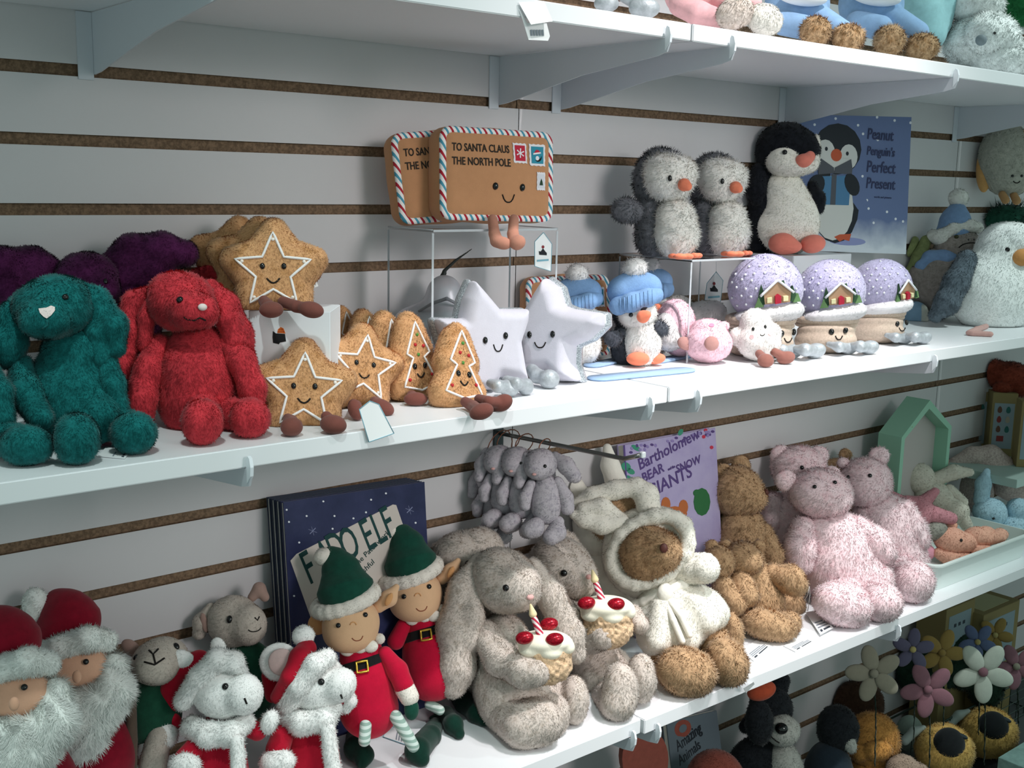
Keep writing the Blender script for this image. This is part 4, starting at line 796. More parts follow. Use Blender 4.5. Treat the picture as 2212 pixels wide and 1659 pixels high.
def cake(t,u,v,s=1,third=False,q_=-1.6):
    """plush cupcake held by a rabbit, its own small tree of parts on the toy it is sewn to"""
    X=lambda x,y:(u+x*s,v+y*s)
    c=t.part('cake',t.e(*X(4,36),-4.2+q_,56*s,44*s,54*s)+t.e(*X(2,8),-4.2+q_,57*s,26*s,54*s),FCK,6,(3,.6),lump=2.2,clip=False)
    i=t.part('icing',t.e(*X(0,-12),-4.8+q_,60*s,24*s,52*s)+t.e(*X(-30,6),-5.6+q_,26*s,15*s,30*s)+t.e(*X(12,10),-6+q_,28*s,16*s,32*s)+t.e(*X(48,0),-4.8+q_,18*s,15*s,26*s),CRM,8,clip=False,parent=c)
    for q in ([(-43,-20),(22,-17)]+([(10,-50)] if third else [])): t.part('cherry',t.e(*X(*q),(-7.4 if q[1]>-40 else -4)+q_,20*s,14*s,15*s,-8),CHE,2,clip=False,parent=c)
    t.part('candle',t.c([(*X(-10,-30),-6+q_,8*s),(*X(-22,-62),-6+q_,7*s)]),CND,1,clip=False,parent=c,flow=(0,0,1))
    t.part('flame',t.c([(*X(-25,-72),-6+q_,9*s),(*X(-30,-92),-6+q_,2.5*s)]),FLM,2,clip=False,parent=c)
def cake_rabbits():
    t=Toy('cake_rabbit','beige plush rabbit holding a cherry cupcake at the front, one big ear hanging in front','soft toy',1095,-.185,ZL,'beige rabbits holding cupcakes')
    t.part('body',t.e(1098,1480,0,76,98,80)+t.e(1085,1390,.4,60,66,62)+t.e(1120,1520,-1,80,62,70),FBG,18,(6,))
    h=t.part('head',t.e(1092,1258,-1.4,72,66,70)+t.e(1122,1270,-4.2,48,50,46)+t.e(1075,1230,-.6,58,46,58),FBG,18,(6,))
    t.part('ear',t.c([(1035,1212,-.6,18),(1000,1270,-1.6,30),(985,1360,-2.2,43),(985,1440,-2.4,42),(978,1478,-2.4,30)])+t.c([(1030,1260,-2.4,14),(1022,1330,-3.2,22),(1020,1380,-3.2,22)]),FBG,14,(6,))
    t.part('ear',t.c([(1150,1225,1,20),(1190,1290,1.6,30),(1228,1370,1.8,32),(1244,1412,1.6,22)]),FBG,14,(6,))
    t.part('arm',t.c([(1050,1372,-2.6,32),(1080,1425,-5,34),(1130,1450,-7.6,34),(1158,1452,-8.4,30)]),FBG,14,(6,))
    t.part('leg',t.e(1160,1560,'g',58,52,50)+t.e(1186,1545,'g1',46,48,40)+t.c([(1130,1570,'g',46),(1090,1530,-1,50)]),FBG,12,(6,))
    t.part('leg',t.e(1240,1512,'g',32,52,40)+t.c([(1230,1520,'g',34),(1170,1500,1,46)]),FBG,12,(6,))
    t.bead('eye',1093,1270,7.5,h,BLK); t.bead('nose',1145,1290,9,h,PNKN,sink=.5,sy=.7); cake(t,1176,1398,1,True)
    t=Toy('cake_rabbit','beige plush rabbit holding a cherry cupcake, beside the bear in the white robe','soft toy',1300,-.165,ZL,'beige rabbits holding cupcakes')
    t.part('body',t.e(1305,1470,0,70,76,66)+t.e(1275,1390,.6,54,60,56),FBG,18,(6,))
    h=t.part('head',t.e(1212,1228,-1.0,68,62,68)+t.e(1250,1250,-3,42,46,44)+t.e(1200,1205,0,54,42,54),FBG,18,(6,))
    t.part('ear',t.c([(1168,1220,-1.6,20),(1190,1280,-3.4,30),(1222,1340,-4.6,33),(1252,1376,-5,30),(1262,1390,-5,22)]),FBG,14,(6,))
    t.part('arm',t.c([(1260,1350,-3,28),(1280,1375,-5.6,32),(1302,1372,-7.4,31)]),FBG,12,(6,)); t.part('arm',t.c([(1365,1330,-1.6,24),(1382,1350,-3,20)]),FBG,10,(6,))
    t.part('leg',t.e(1340,1490,'g',38,58,44)+t.c([(1335,1520,'g',36),(1310,1500,-1,44)]),FBG,12,(6,)); t.part('leg',t.e(1385,1465,'g',32,52,40)+t.c([(1378,1480,'g',32),(1340,1460,1,40)]),FBG,12,(6,))
    t.bead('eye',1218,1238,7.5,h,BLK); t.bead('nose',1272,1246,8,h,PNKN,sink=.5,sy=.7); cake(t,1309,1322,.98)
    t=Toy('cake_rabbit','beige plush rabbit hidden behind the two cupcake rabbits, its forehead by the elf ear','soft toy',1010,-.10,ZL)
    h=t.part('head',t.e(1005,1205,-.2,74,58,60)+t.e(1040,1190,.4,48,50,50),FBG,18,(6,)); t.part('body',t.e(1040,1370,.2,78,140,56),FBG,10,(6,)); t.part('ear',t.c([(950,1190,0,20),(940,1240,0,28),(946,1300,0,24)]),FBG,10,(6,)); t.bead('eye',1011,1217,7,h,BLK)
    t=Toy('cake_rabbit','beige plush rabbit at the wall below the hanging little rabbits, only its crown showing','soft toy',1215,-.08,ZL)
    t.part('head',t.e(1210,1205,0,50,62,46),FBG,10,(6,)); t.part('body',t.e(1220,1340,.2,60,120,46),FBG,10,(6,))
cake_rabbits()
# ---- hooded bears ----
FRB=fur('brown_bear','c4a07c',.35,110,col2='967455',contrast=(.3,.52)); ROB=fur('cream_robe','f4efe4',.05,60); DBR=plain('nose_brown','56302a',.5)
def robe_bear():
    t=Toy('robed_bear','brown bear plush in a white hooded robe with long rabbit ears, front of the shelf','soft toy',1475,-.195,ZR,'bears in rabbit robes')
    h=t.part('head',t.e(1403,1195,-1.5,66,64,60)+t.e(1432,1192,-4.2,42,42,40),FRB,16,(9,1,2.4,.35))
    t.part('muzzle',t.e(1436,1196,-5.6,26,24,22),FRB,6,(7,1,2.2,.35),clip=False,parent=h)
    # hood: a shell behind the face and a thick rolled rim around the opening
    hd=t.part('hood',t.e(1390,1195,1.6,90,98,62)+t.e(1420,1150,1.5,70,56,60),ROB,14,(4,.9,2,.4))
    rim=[]; 
    for i in range(20):
        a=2*math.pi*i/20; rim.append((1405+79*math.cos(a)*1.03-10*math.sin(a),1187+72*math.sin(a)+ -14*math.cos(a),-2.6+ -1.6*math.cos(a),15+2*math.sin(i*2.2)))
    t.part('hood_rim',t.c(rim+[rim[0]]),ROB,10,(4,.9,2,.4),parent=hd,clip=False)
    t.part('hood_ear',t.c([(1345,1130,-.4,18),(1300,1132,0,22),(1262,1122,0,18),(1240,1112,0,10)])+t.c([(1340,1118,.2,12),(1300,1095,.2,20),(1262,1100,.2,16)]),ROB,8,(3.5,.9,2,.4),clip=False)
    t.part('hood_ear',t.c([(1402,1102,.4,26),(1396,1070,.6,26),(1375,1052,1,20),(1330,1058,1.4,20),(1280,1072,1.8,20),(1245,1088,2,12)]),ROB,8,(3.5,.9,2,.4),clip=False)
    # robe body with flared skirt
    sk=[]
    r=t.part('robe',t.c([(1440,1275,-1,44),(1470,1330,-1.6,64)])+t.e(1425,1372,-2.4,50,50,46)+t.e(1470,1368,-2.8,56,44,44)+t.e(1522,1325,-2.0,54,42,44)+t.e(1488,1300,-1.6,66,40,44)+t.e(1400,1330,-.8,30,52,40)+t.c([(1500,1300,-4.4,20),(1530,1345,-5.2,22)])+t.c([(1430,1310,-4.2,22),(1420,1385,-5.6,26)])+t.c([(1475,1350,-4.6,20),(1490,1385,-5.4,20)]),ROB,20,(4,.9,2,.4))
    t.part('robe_sleeve',t.c([(1470,1235,-1.4,30),(1500,1228,-3.4,32),(1522,1228,-4.6,33)]),ROB,6,(3.5,.9,2,.4),clip=False); t.part('sleeve_cuff',t.c([(1508,1203,-5,6),(1508,1250,-5,6)])+t.c([(1520,1200,-5,7),(1520,1254,-5,7)])+t.c([(1532,1203,-5,8),(1532,1252,-5,8)]),ROB,6,(3.5,.9,2,.4),clip=False)
    bl=t.part('belt_knot',t.e(1437,1280,-4.8,17,21,12)+t.c([(1430,1283,-4,10),(1390,1300,-2.6,9),(1350,1310,-.6,8)])+t.c([(1445,1276,-4,10),(1475,1262,-3.2,12),(1485,1255,-2.4,9)]),ROB,5,None,clip=False)
    t.part('belt_tail',t.c([(1440,1300,-4.8,7),(1455,1340,-6.6,7),(1474,1385,-7.6,7)]),ROB,3,None,clip=False); t.part('belt_tail',t.c([(1446,1298,-5,7),(1470,1330,-6.8,7),(1490,1372,-7.4,7)]),ROB,3,None,clip=False)
    t.part('leg',t.e(1480,1452,'g',64,50,52,18)+t.c([(1500,1455,'g',44),(1440,1420,-2,44)]),FRB,12,(9,1,2.4,.35)); t.part('leg',t.e(1572,1430,'g',42,54,44,-25)+t.c([(1560,1420,'g',42),(1530,1380,-1,40)]),FRB,12,(9,1,2.4,.35))
    P=t.part('nose',t.e(1434,1184,-7.6,9,11,5),DBR,2,clip=False,parent=h)
    t=Toy('robed_bear','second hooded bear against the wall, cream ear upright beside the purple book','soft toy',1330,-.085,ZR)
    hd=t.part('hood',t.e(1320,1130,.4,84,80,46),ROB,10,None); t.part('head',t.e(1325,1118,-.8,62,62,46),FRB,10,(7,))
    t.part('hood_ear',t.c([(1330,1040,.4,24),(1318,1005,.6,20),(1312,968,.8,10)]),ROB,8,None); t.part('robe',t.e(1330,1270,.6,70,110,40),ROB,8,None)
    t.part('hood_ear',t.c([(1262,1080,.4,22),(1240,1050,.6,20),(1232,1030,.6,14)]),ROB,8,None)
robe_bear()
# ---- brown bears ----
def brown_bears():
    t=Toy('brown_bear','brown bear plush sitting upright against the wall beside the purple book','soft toy',1600,-.085,ZR,'brown bears')
    h=t.part('head',t.e(1590,1062,-.4,56,58,52)+t.e(1622,1075,-2,34,34,36),FRB,14,(8,1,2.2,.35)); t.part('ear',t.e(1563,1025,-.6,22,24,14),FRB,6,(7,)); t.part('ear',t.e(1600,1003,.4,20,20,13),FRB,6,(7,))
    t.part('body',t.e(1602,1200,.2,66,90,52)+t.e(1600,1140,-.2,52,46,46),FRB,14,(8,1,2.2,.35)); t.part('arm',t.c([(1650,1150,-.6,20),(1668,1200,-1.6,24),(1660,1250,-2,20)]),FRB,8,(8,)); t.bead('nose',1654,1063,7,h,DBR)
    t=Toy('brown_bear','small brown bear plush with its big foot forward, right of the white robe','soft toy',1640,-.165,ZR)
    h=t.part('head',t.e(1603,1207,-1,42,38,40)+t.e(1622,1215,-2.8,26,22,24),FRB,10,(8,1,2.2,.4)); t.part('ear',t.e(1566,1180,-.6,15,15,10),FRB,4,(7,)); t.part('ear',t.e(1640,1178,0,13,13,10),FRB,4,(7,))
    t.part('body',t.e(1640,1300,0,54,66,46)+t.e(1630,1250,0,42,40,38),FRB,12,(8,)); t.part('arm',t.c([(1600,1255,-3,24),(1612,1285,-4.4,28)]),FRB,8,(8,)); t.part('arm',t.c([(1672,1240,-1,22),(1705,1250,-2.2,30),(1718,1262,-2.6,26)]),FRB,8,(8,))
    t.part('leg',t.e(1662,1350,'g',62,33,42,12)+t.e(1705,1345,'g',26,26,26),FRB,10,(8,1,2.2,.35)); t.part('leg',t.e(1705,1303,'g3',36,30,32,30),FRB,8,(8,))
    t=Toy('brown_bear','small brown bear plush half behind the white robe sleeve','soft toy',1560,-.14,ZR)
    t.part('head',t.e(1552,1215,-.6,36,38,36),FRB,10,(8,)); t.part('ear',t.e(1538,1180,-.6,14,15,10),FRB,4,(7,)); t.part('body',t.e(1570,1300,0,36,60,40),FRB,10,(8,)); t.part('arm',t.c([(1562,1265,-2,22),(1590,1305,-3,24)]),FRB,8,(8,)); t.part('leg',t.e(1585,1365,'g',20,42,26,-10),FRB,8,(8,))
brown_bears()
# ---- pink bears ----
FPK=fur('pink_bear','f8dfe3',.14,60,col2='f3cdd3',contrast=(.3,.5)); FPL=fur('pale_paw','f7e6e8',.06,80)
def pink_bear(label,u,y,pts,n='pink plush bears'):
    t=Toy('pink_bear',label,'soft toy',u,y,ZR,n); h=t.part('head',sum([t.e(*q) for q in pts['head']],[]),FPK,12,(7,1,2.2,.35))
    for q in pts['ear']: t.part('ear',t.e(*q),FPK,6,(7,1,2,.3))
    t.part('body',sum([t.e(*q) for q in pts['body']],[]),FPK,16,(7,1,2.2,.35))
    for q in pts.get('arm',[]): t.part('arm',t.c(q),FPK,10,(9,1,2.2,.35))
    for q in pts.get('leg',[]): t.part('leg',t.e(*q[0])+t.c(q[1]),FPK,12,(7,1,2.2,.35))
    for q in pts.get('eye',[]): t.bead('eye',*q,4.5,h,BLK,sink=0)
    for q in pts.get('nose',[]): t.part('snout',t.e(*q),FPL,4,clip=False,parent=h)
    return t
pink_bear('front pink bear plush nearest the shelf edge, white price tag beside it',1815,-.185,dict(head=[(1772,1065,-.8,67,54,60),(1795,1075,-2.6,44,38,42)],ear=[(1698,1038,-.8,24,23,14),(1795,1022,1,20,16,12)],body=[(1815,1215,0,82,98,72),(1795,1145,.2,68,46,56),(1850,1255,-.6,80,66,66)],arm=[[(1735,1145,-1.4,30),(1728,1185,-2.6,35),(1730,1212,-2.8,29)],[(1850,1145,-.4,30),(1890,1175,-1.6,34),(1910,1192,-2,27)]],leg=[((1818,1306,'g',64,46,54,20),[(1840,1310,'g',40),(1810,1260,0,44)]),((1905,1302,'g',44,40,44,0),[(1900,1300,'g',38),(1870,1260,0,44)])],eye=[(1760,1052),(1803,1043)],nose=[(1798,1067,-5.4,15,8,6)]))
pink_bear('right hand pink bear plush, round face toward us, next to the plastic tray',1925,-.165,dict(head=[(1870,1042,-.8,56,54,54),(1870,1055,-2.4,38,36,38)],ear=[(1899,985,-.4,22,20,12),(1822,1000,0,14,12,10)],body=[(1925,1160,0,68,80,60),(1905,1110,0,60,46,50),(1945,1215,-.4,60,58,56)],arm=[[(1950,1105,-1,28),(1968,1140,-1.8,30),(1984,1165,-2.2,25)],[(1872,1110,-1,26),(1880,1150,-1.6,26)]],leg=[((1975,1255,'g',42,44,44,0),[(1970,1262,'g',38),(1940,1220,0,40)])],eye=[(1833,1031),(1879,1028)],nose=[(1866,1062,-4.6,14,11,6)]))
pink_bear('pink bear plush furthest back, half hidden behind the front pink bear',1712,-.085,dict(head=[(1726,1012,-.4,60,50,46)],ear=[(1688,985,-.4,24,24,12),(1768,983,0,22,20,12)],body=[(1715,1140,.2,62,84,44)],arm=[[(1672,1085,-.4,22),(1668,1130,-.8,25)]],eye=[(1732,1010)]))
t=Toy('brown_bear','brown bear behind the pink bears, only one rounded ear visible','soft toy',1815,-.06,ZR); t.part('head',t.e(1812,1025,0,44,36,30),FRB,8,(7,)); t.part('ear',t.e(1826,982,0,14,14,9),FRB,4,(7,)); t.part('body',t.e(1815,1120,0,44,80,30),FRB,8,(7,))
# ---- elves ----
SKIN=felt('elf_skin','e2b690',.04); GRV=felt('green_velvet','174a3c',.25); GRD=felt('green_boot','0f3329',.3); CRS=felt('crimson_felt','bf1236',.12); FWB=fur('hat_trim','efe6dc',.06,120); GOLD=plain('gold_buckle','d8b24a',.3,metal=.8); BLT=felt('black_belt','18191a'); EAR=felt('ear_tan','dba06c',.08)
LEG=stripe_mat('stocking_stripes','c9d6d0','8fa89e',170,'Z',0)
def elf(label,u,y,m,boots,one):
    t=Toy('plush_elf',label,'soft toy',u,y,ZL,'plush elves'); dx,dy,k=m
    X=lambda a,b:((a-755)*k+755+dx,(b-1345)*k+1345+dy)
    def e(a,b,d,*r): q=X(a,b); rr=[x*k for x in r[:3]]+list(r[3:]); return t.e(q[0],q[1],d,*rr)
    def c(L): return t.c([(*X(a,b),d,r*k) for a,b,d,r in L])
    h=t.part('head',e(758,1345,-1,62,58,56)+e(755,1370,-1.4,56,40,52),SKIN,12,None)
    t.part('ear',e(687,1348,.2,22,24,9,20),EAR,4,None); t.part('ear',c([(818,1310,.4,14),(840,1292,.4,18),(856,1268,.6,7)]),SKIN,6,None); t.part('inner_ear',e(840,1295,-.9,7,16,4,25),EAR,2,None,clip=False)
    t.part('hat',c([(745,1268,-.6,62),(736,1232,0,40),(722,1205,.4,22),(712,1196,.4,14)]),GRV,14,None); 
    rim=[]; 
    for i in range(18):
        a=2*math.pi*i/18; rim.append((746+60*math.cos(a)-2*math.sin(a),1297+14*math.sin(a)-22*math.cos(a)*.85+4*math.sin(a),-.9-2.6*math.sin(a),16))
    t.part('hat_trim',c(rim+[rim[0]]),FWB,6,(3.5,.8),clip=False)
    t.part('pompom',e(702,1203,0,24,20,20),FWB,6,(4,.8))
    t.part('robe_body',c([(780,1410,0,46),(790,1480,-.6,60),(797,1530,-1,64)]),CRS,14,None)
    if one: t.part('arm',c([(832,1412,-1,16),(858,1448,-1.8,22),(872,1480,-2.4,22)]),CRS,8,None)
    else: t.part('arm',c([(730,1420,-1.6,18),(712,1455,-2.2,20)]),CRS,8,None)
    if one: t.part('cuff',c([(876,1490,-2.4,22),(884,1505,-2.6,21)]),FWB,3,(3,.6)); t.part('mitten',e(889,1532,-2.8,16,24,14),GRV,3,None)
    b=[o for o in t.root.children if o.name.startswith('robe_body')][0]
    BL=[X(*p) for p in ((730,1462),(760,1452),(790,1444),(820,1432),(834,1424))]; BU=[X(*p) for p in ((832,1404),(818,1412),(788,1422),(758,1431),(728,1441))]
    t.patch('belt',BL+BU,b,BLT,2,cuts=2); q=X(783,1442); t.line('buckle',[(q[0]-12*k,q[1]-10*k),(q[0]+9*k,q[1]-14*k),(q[0]+12*k,q[1]+9*k),(q[0]-10*k,q[1]+13*k)],2.6*k,b,GOLD,closed=True,lift=4)
    for p in ((750,1403,17,15),(778,1400,14,12),(800,1396,17,14),(820,1380,12,12)): t.part('collar',e(p[0],p[1],-2.4 if p[0]<815 else -1.4,p[2],p[3],9),FWB,3,(2.5,.6),clip=False)
    q=X(731,1351); t.bead('eye',*q,5.6,h,BLK); q=X(789,1328); t.bead('eye',*q,5.6,h,BLK); q=X(763,1350); t.smile(q[0],q[1],7,-6,h,EAR,r=1.2); q=X(772,1376); t.smile(q[0],q[1],12,8,h,plain('smile_brown','8c4a34',.8),r=1,roll=-12)
    bl=plain('cheek_pink','e8a08c',.9); 
    for L in boots:
        t.part('striped_leg',t.c(L[0]),LEG,2,None,clip=False); t.part('boot',t.c(L[1]),GRD,8,None)
    return t
elf('elf plush at left in a green hat, striped legs in full view',800,-.178,(0,0,1),[([(855,1548,-3,14),(880,1590,-4.6,14),(893,1612,-5,13)],[(902,1618,'g',26),(930,1590,'g1',22),(940,1568,'g2',16)]+[(902,1622,'g',26),(912,1640,'g',16)]),([(790,1565,-4.4,13),(787,1600,-5.6,13)],[(762,1590,'g3',15),(770,1616,'g',26),(785,1632,'g',22),(782,1648,'g',13)])],True)
elf('elf plush standing behind at right in front of the navy book',905,-.108,(140,-62,.93),[([(928,1522,-2.4,11),(950,1534,-3.2,11)],[(938,1556,'g2',12),(962,1545,'g1',19),(980,1565,'g',20),(992,1585,'g',12)])],False)
t=Toy('plush_elf','elf plush hidden behind the cupcake rabbits, only a dark green boot showing','soft toy',1010,-.06,ZL); t.part('boot',t.c([(985,1508,'g2',14),(1005,1520,'g1',22),(1030,1540,'g',20),(1045,1555,'g',14)]),GRD,8,None); t.part('robe_body',t.e(1000,1470,1,24,40,20),CRS,6,None)
# ---- navy book stack ----
def stand(u0,v0,u1,v1,ytop,ybot,z):
    a=onY(u0,v0,ytop); b=onY(u1,v1,ytop); c=np.array([b[0],ybot,z]); d=np.array([a[0],ybot,z]); return [a,b,c,d]
def book3(name,label,P,th,cover,**k):
    global onY; f=onY; it=iter(P); onY=lambda *a:next(it)
    try: return book(name,label,[(0,0,0)]*4,th,cover,**k)
    finally: onY=f
NAVY=mat('navy_cover','34385c',rough=.35,noise=.2,nscale=20,col2='262b4c'); NAV2=mat('navy_cloth','2b3346',rough=.5)
P=stand(612,1085,917,1041,-.048,-.078,ZL+.0004); 
for i in range(1,4):
    Q=[p+np.array([-.0012*i,.0103*i,-.0003*i]) for p in P]
    book3('picture_book','navy picture book with plain spine, %s in the leaning pile'%('directly behind the front elf book','third from the front','last and nearest the wall')[i-1] ,Q,.0085,NAV2)
e,c,art,word,mp=book3('picture_book','navy elf picture book with a slanted paper label, front copy of the leaning pile',P,.0085,NAVY)
def inv(u,v):
    """photo point on the cover -> cover coordinates"""
    n=np.cross(P[1]-P[0],P[3]-P[0]); D=ray(u,v); X=CP+D*(((P[0]-CP)@n)/(D@n)); w_=X-P[3]; a=P[2]-P[3]; b=P[0]-P[3]; return (w_@a)/(a@a),(w_@b)/(b@b)
lab=plain('paper_label','cfc4bc',.8); tq=plain('teal_ink','16403f',.7)
art('paper_label',[inv(*p) for p in ((627,1211),(640,1196),(848,1082),(855,1083),(905,1230),(690,1350),(675,1345))],lab,.0006)
for s_,u,v,sz,rt in (('F',668,1262,.2,0),('A',700,1240,.2,0),('D',722,1222,.2,0),('O',748,1212,.2,0),('E',794,1187,.2,0),('L',818,1172,.2,0),('F',838,1158,.2,0)): word('title_letter',s_,*inv(u,v),sz,tq,rot=20,lift=.0009,sx=.5,bold=.0012)
word('subtitle','and the Patchwork',*inv(748,1243),.034,tq,rot=33,lift=.0009); word('subtitle','Bashful',*inv(774,1247),.034,tq,rot=33,lift=.0009)
for i,(u,v) in enumerate([(619,1101),(698,1080),(833,1058),(763,1115),(718,1139),(646,1171),(897,1121),(662,1113),(635,1287),(801,1073),(722,1111),(624,1127),(897,1160),(790,1101)]): art('star_dot',[inv(*q) for q in ell(u,v,2.2,2.2,8)],Pw,.0004)
for u,v in ((675,1145),(884,1093)):
    for k in range(3): a=math.pi*k/3+.3; art('snowflake_line',[inv(u+9*math.cos(a),v+9*math.sin(a)),inv(u+9*math.cos(a)+1,v+9*math.sin(a)+1.2),inv(u-9*math.cos(a),v-9*math.sin(a)),inv(u-9*math.cos(a)-1,v-9*math.sin(a)-1.2)],plain('print_mist','8a8fb0',.6),.0004+.0001*k)
# ---- purple book ----
P=stand(1347,962,1545,924,-.030,-.075,ZR+.0004)
LAVC=mat('lavender_cover','b9aed0',rough=.35,noise=.12,nscale=14,col2='a99cc6')
e,c,art,word,mp=book3('picture_book','lavender picture book with hand lettered title leaning behind the hooded bears',P,.016,LAVC)
pu=plain('purple_ink','57427c',.6); art('spine_cloth',[(-.0001,0),(.012,0),(.012,1),(-.0001,1)],plain('purple_spine','5d4788',.5),.0005)
for s_,u,v,sz,rt in (('Bartholomew',1381,1016,.086,13),('BEAR',1389,1043,.07,13),('and the',1443,1017,.018,10),('SNOW',1462,1023,.062,9),('GIANTS',1401,1077,.098,11)): word('title_word',s_,*inv(u,v),sz,pu,rot=rt,lift=.0006,bold=.0012,sx=1.02)
gl=plain('leaf_teal','3f8f74',.6); og2=plain('bear_orange','b8683a',.7); gb=plain('boot_green','2f6a3e',.7); rr=random.Random(5)
for u,v,a,b in ((1352,1008,11,9),(1362,1018,10,6),(1358,1034,12,6),(1374,968,12,5),(1470,935,5,8)): art('leaf_art',[inv(*q) for q in ell(u,v,a,b,10,30)],gl,.0004)
for u,v in ((1524,931),(1537,968),(1520,945)): art('berry_art',[inv(*q) for q in ell(u,v,4,4,8)],plain('berry_red','c4344c',.6),.0005)
for q in ((1438,1090,10,16),(1476,1096,10,16),(1458,1110,26,16)): art('bear_art',[inv(*p) for p in ell(*q,12)],og2,.0005+rr.random()*.0003)
for q in ((1516,1085,18,30),(1505,1066,8,8)): art('boot_art',[inv(*p) for p in ell(*q,12)],gb,.0005+rr.random()*.0003)
for i in range(26): u=rr.uniform(1352,1540); v=rr.uniform(968,980); art('blossom_art',[inv(*q) for q in ell(u,v-(u-1350)*.19,4,3,7,rr.uniform(0,90))],pu if i%2 else plain('mauve_ink','8f7fb4',.6),.0004+.0002*rr.random())
# ---- santas ----
FSW=fur('beard','fafcf8',.04,80); FSR=felt('santa_red','8a1228',.2); SK2=felt('santa_skin','e2ae92',.06)
def santa(label,u,y,dx,dy,k,hat=True):
    t=Toy('plush_santa',label,'soft toy',u,y,ZL,'plush santas'); X=lambda a,b:((a-170)*k+170+dx,(b-1430)*k+1430+dy)
    e=lambda a,b,d,*r: t.e(*X(a,b),d,*[x*k for x in r[:3]],*r[3:]); c=lambda L:t.c([(*X(a,b),d,r*k) for a,b,d,r in L])
    h=t.part('head',e(165,1440,-2.4,72,50,56),SK2,10,None)
    t.part('hat',c([(140,1375,0,66),(150,1340,.2,62),(140,1312,.4,40),(122,1296,.4,22)]),FSR,12,None); t.part('hat_trim',c([(80,1412,-1.6,25),(130,1400,-4,26),(190,1380,-4,26),(228,1385,-1.6,24)]),FSW,10,(10,1.1,2.2,.3))
    t.part('pompom',e(78,1308,-.4,29,38,26,-12),FSW,8,(8,.9,2.4,.3))
    bd=t.part('beard',c([(85,1490,-3,34),(115,1535,-4,56),(160,1570,-4,60)])+c([(244,1440,-1.8,28),(240,1500,-3,42),(190,1560,-4,52)])+e(165,1522,-4.6,66,34,34)+e(170,1590,-3,60,60,40),FSW,14,(20,1.2,2.2,.22))
    t.part('nose',e(166,1462,-8.0,10,14,8),SK2,3,None,clip=False); t.bead('eye',*X(185,1431),6.4*k,h,BLK,sink=-.4); t.bead('eye',*X(131,1440),5*k,h,BLK,sink=-.4)
    t.part('coat',e(190,1640,0,100,120,80),FSR,14,None); 
    return t
santa('plush santa with drooping red hat and pompom, right of the pair',170,-.105,0,0,1)
santa('plush santa at the left frame edge with a huge white beard',10,-.175,-135,55,1.12)
t=Toy('walking_cane','brown felt cane beside the right hand santa','toy cane',283,-.125,ZL); t.part('shaft',t.c([(283,1500,-1,11),(285,1600,-1,12),(283,1690,-1,12)]),felt('cane_brown','5f4f45'),2,None)
t=t.root
# ---- grey lambs ----
FLG=fur('lamb_grey','c9bdb2',.12,120); GKN=felt('green_knit','1f4f3c',.3); EIN=felt('inner_ear_taupe','a88a80')
def lambs():
    t=Toy('lamb_plush','grey lamb plush slumped with stitched nose toward us, beside the santas','soft toy',340,-.11,ZL,'grey lambs in green jumpers')
    h=t.part('head',t.e(345,1428,-1,62,50,54,-20)+t.e(335,1440,-3,44,36,40),FLG,14,(3,.8)); t.part('ear',t.e(283,1400,0,24,16,10,40),EIN,3,None); t.part('ear',t.e(425,1420,0,30,11,10,18),FLG,4,(3,.8)); t.part('body',t.e(330,1540,0,62,80,56),GKN,12,None); t.part('leg',t.c([(345,1590,-2,26),(330,1650,-2,30)]),FLG,8,(3,.8))
    t.bead('eye',381,1396,6,h,BLK,sy=1.4); t.bead('eye',293,1420,5,h,BLK,sy=1.4); 
    for L in ([(322,1405),(331,1414),(342,1402)],[(331,1414),(336,1434)],[(312,1430),(334,1436),(355,1422)]): t.line('stitched_nose',L,2,h,BLK2)
    t=Toy('lamb_plush','grey lamb plush in a green jumper, head in profile beside the navy books','soft toy',520,-.075,ZL)
    h=t.part('head',t.e(505,1342,-.4,58,56,50)+t.e(538,1350,-2,38,44,38),FLG,14,(3,.8)); t.part('ear',t.c([(455,1312,-.4,10),(436,1345,-.8,19),(430,1368,-.8,14)]),FLG,6,(3,.8)); t.part('inner_ear',t.e(441,1345,-1.7,8,22,5,-12),EIN,2,None,clip=False); t.part('ear',t.c([(545,1290,.6,10),(560,1272,.8,14),(572,1290,.8,10)]),EIN,4,None); t.part('body',t.e(530,1470,.4,70,90,56),GKN,12,None)
    t.bead('eye',496,1338,6.4,h,BLK,sy=1.35); t.line('stitched_nose',[(550,1334),(556,1340),(560,1332)],1.5,h,BLK2); t.smile(550,1358,14,6,h,BLK2,r=1.2,roll=-10)
lambs()
FWL=fur('white_lamb','fdfcfa',.03,120); CRR=felt('santa_coat_red','b3162e',.15); PIE=felt('pale_pink_ear','dcc0bc')
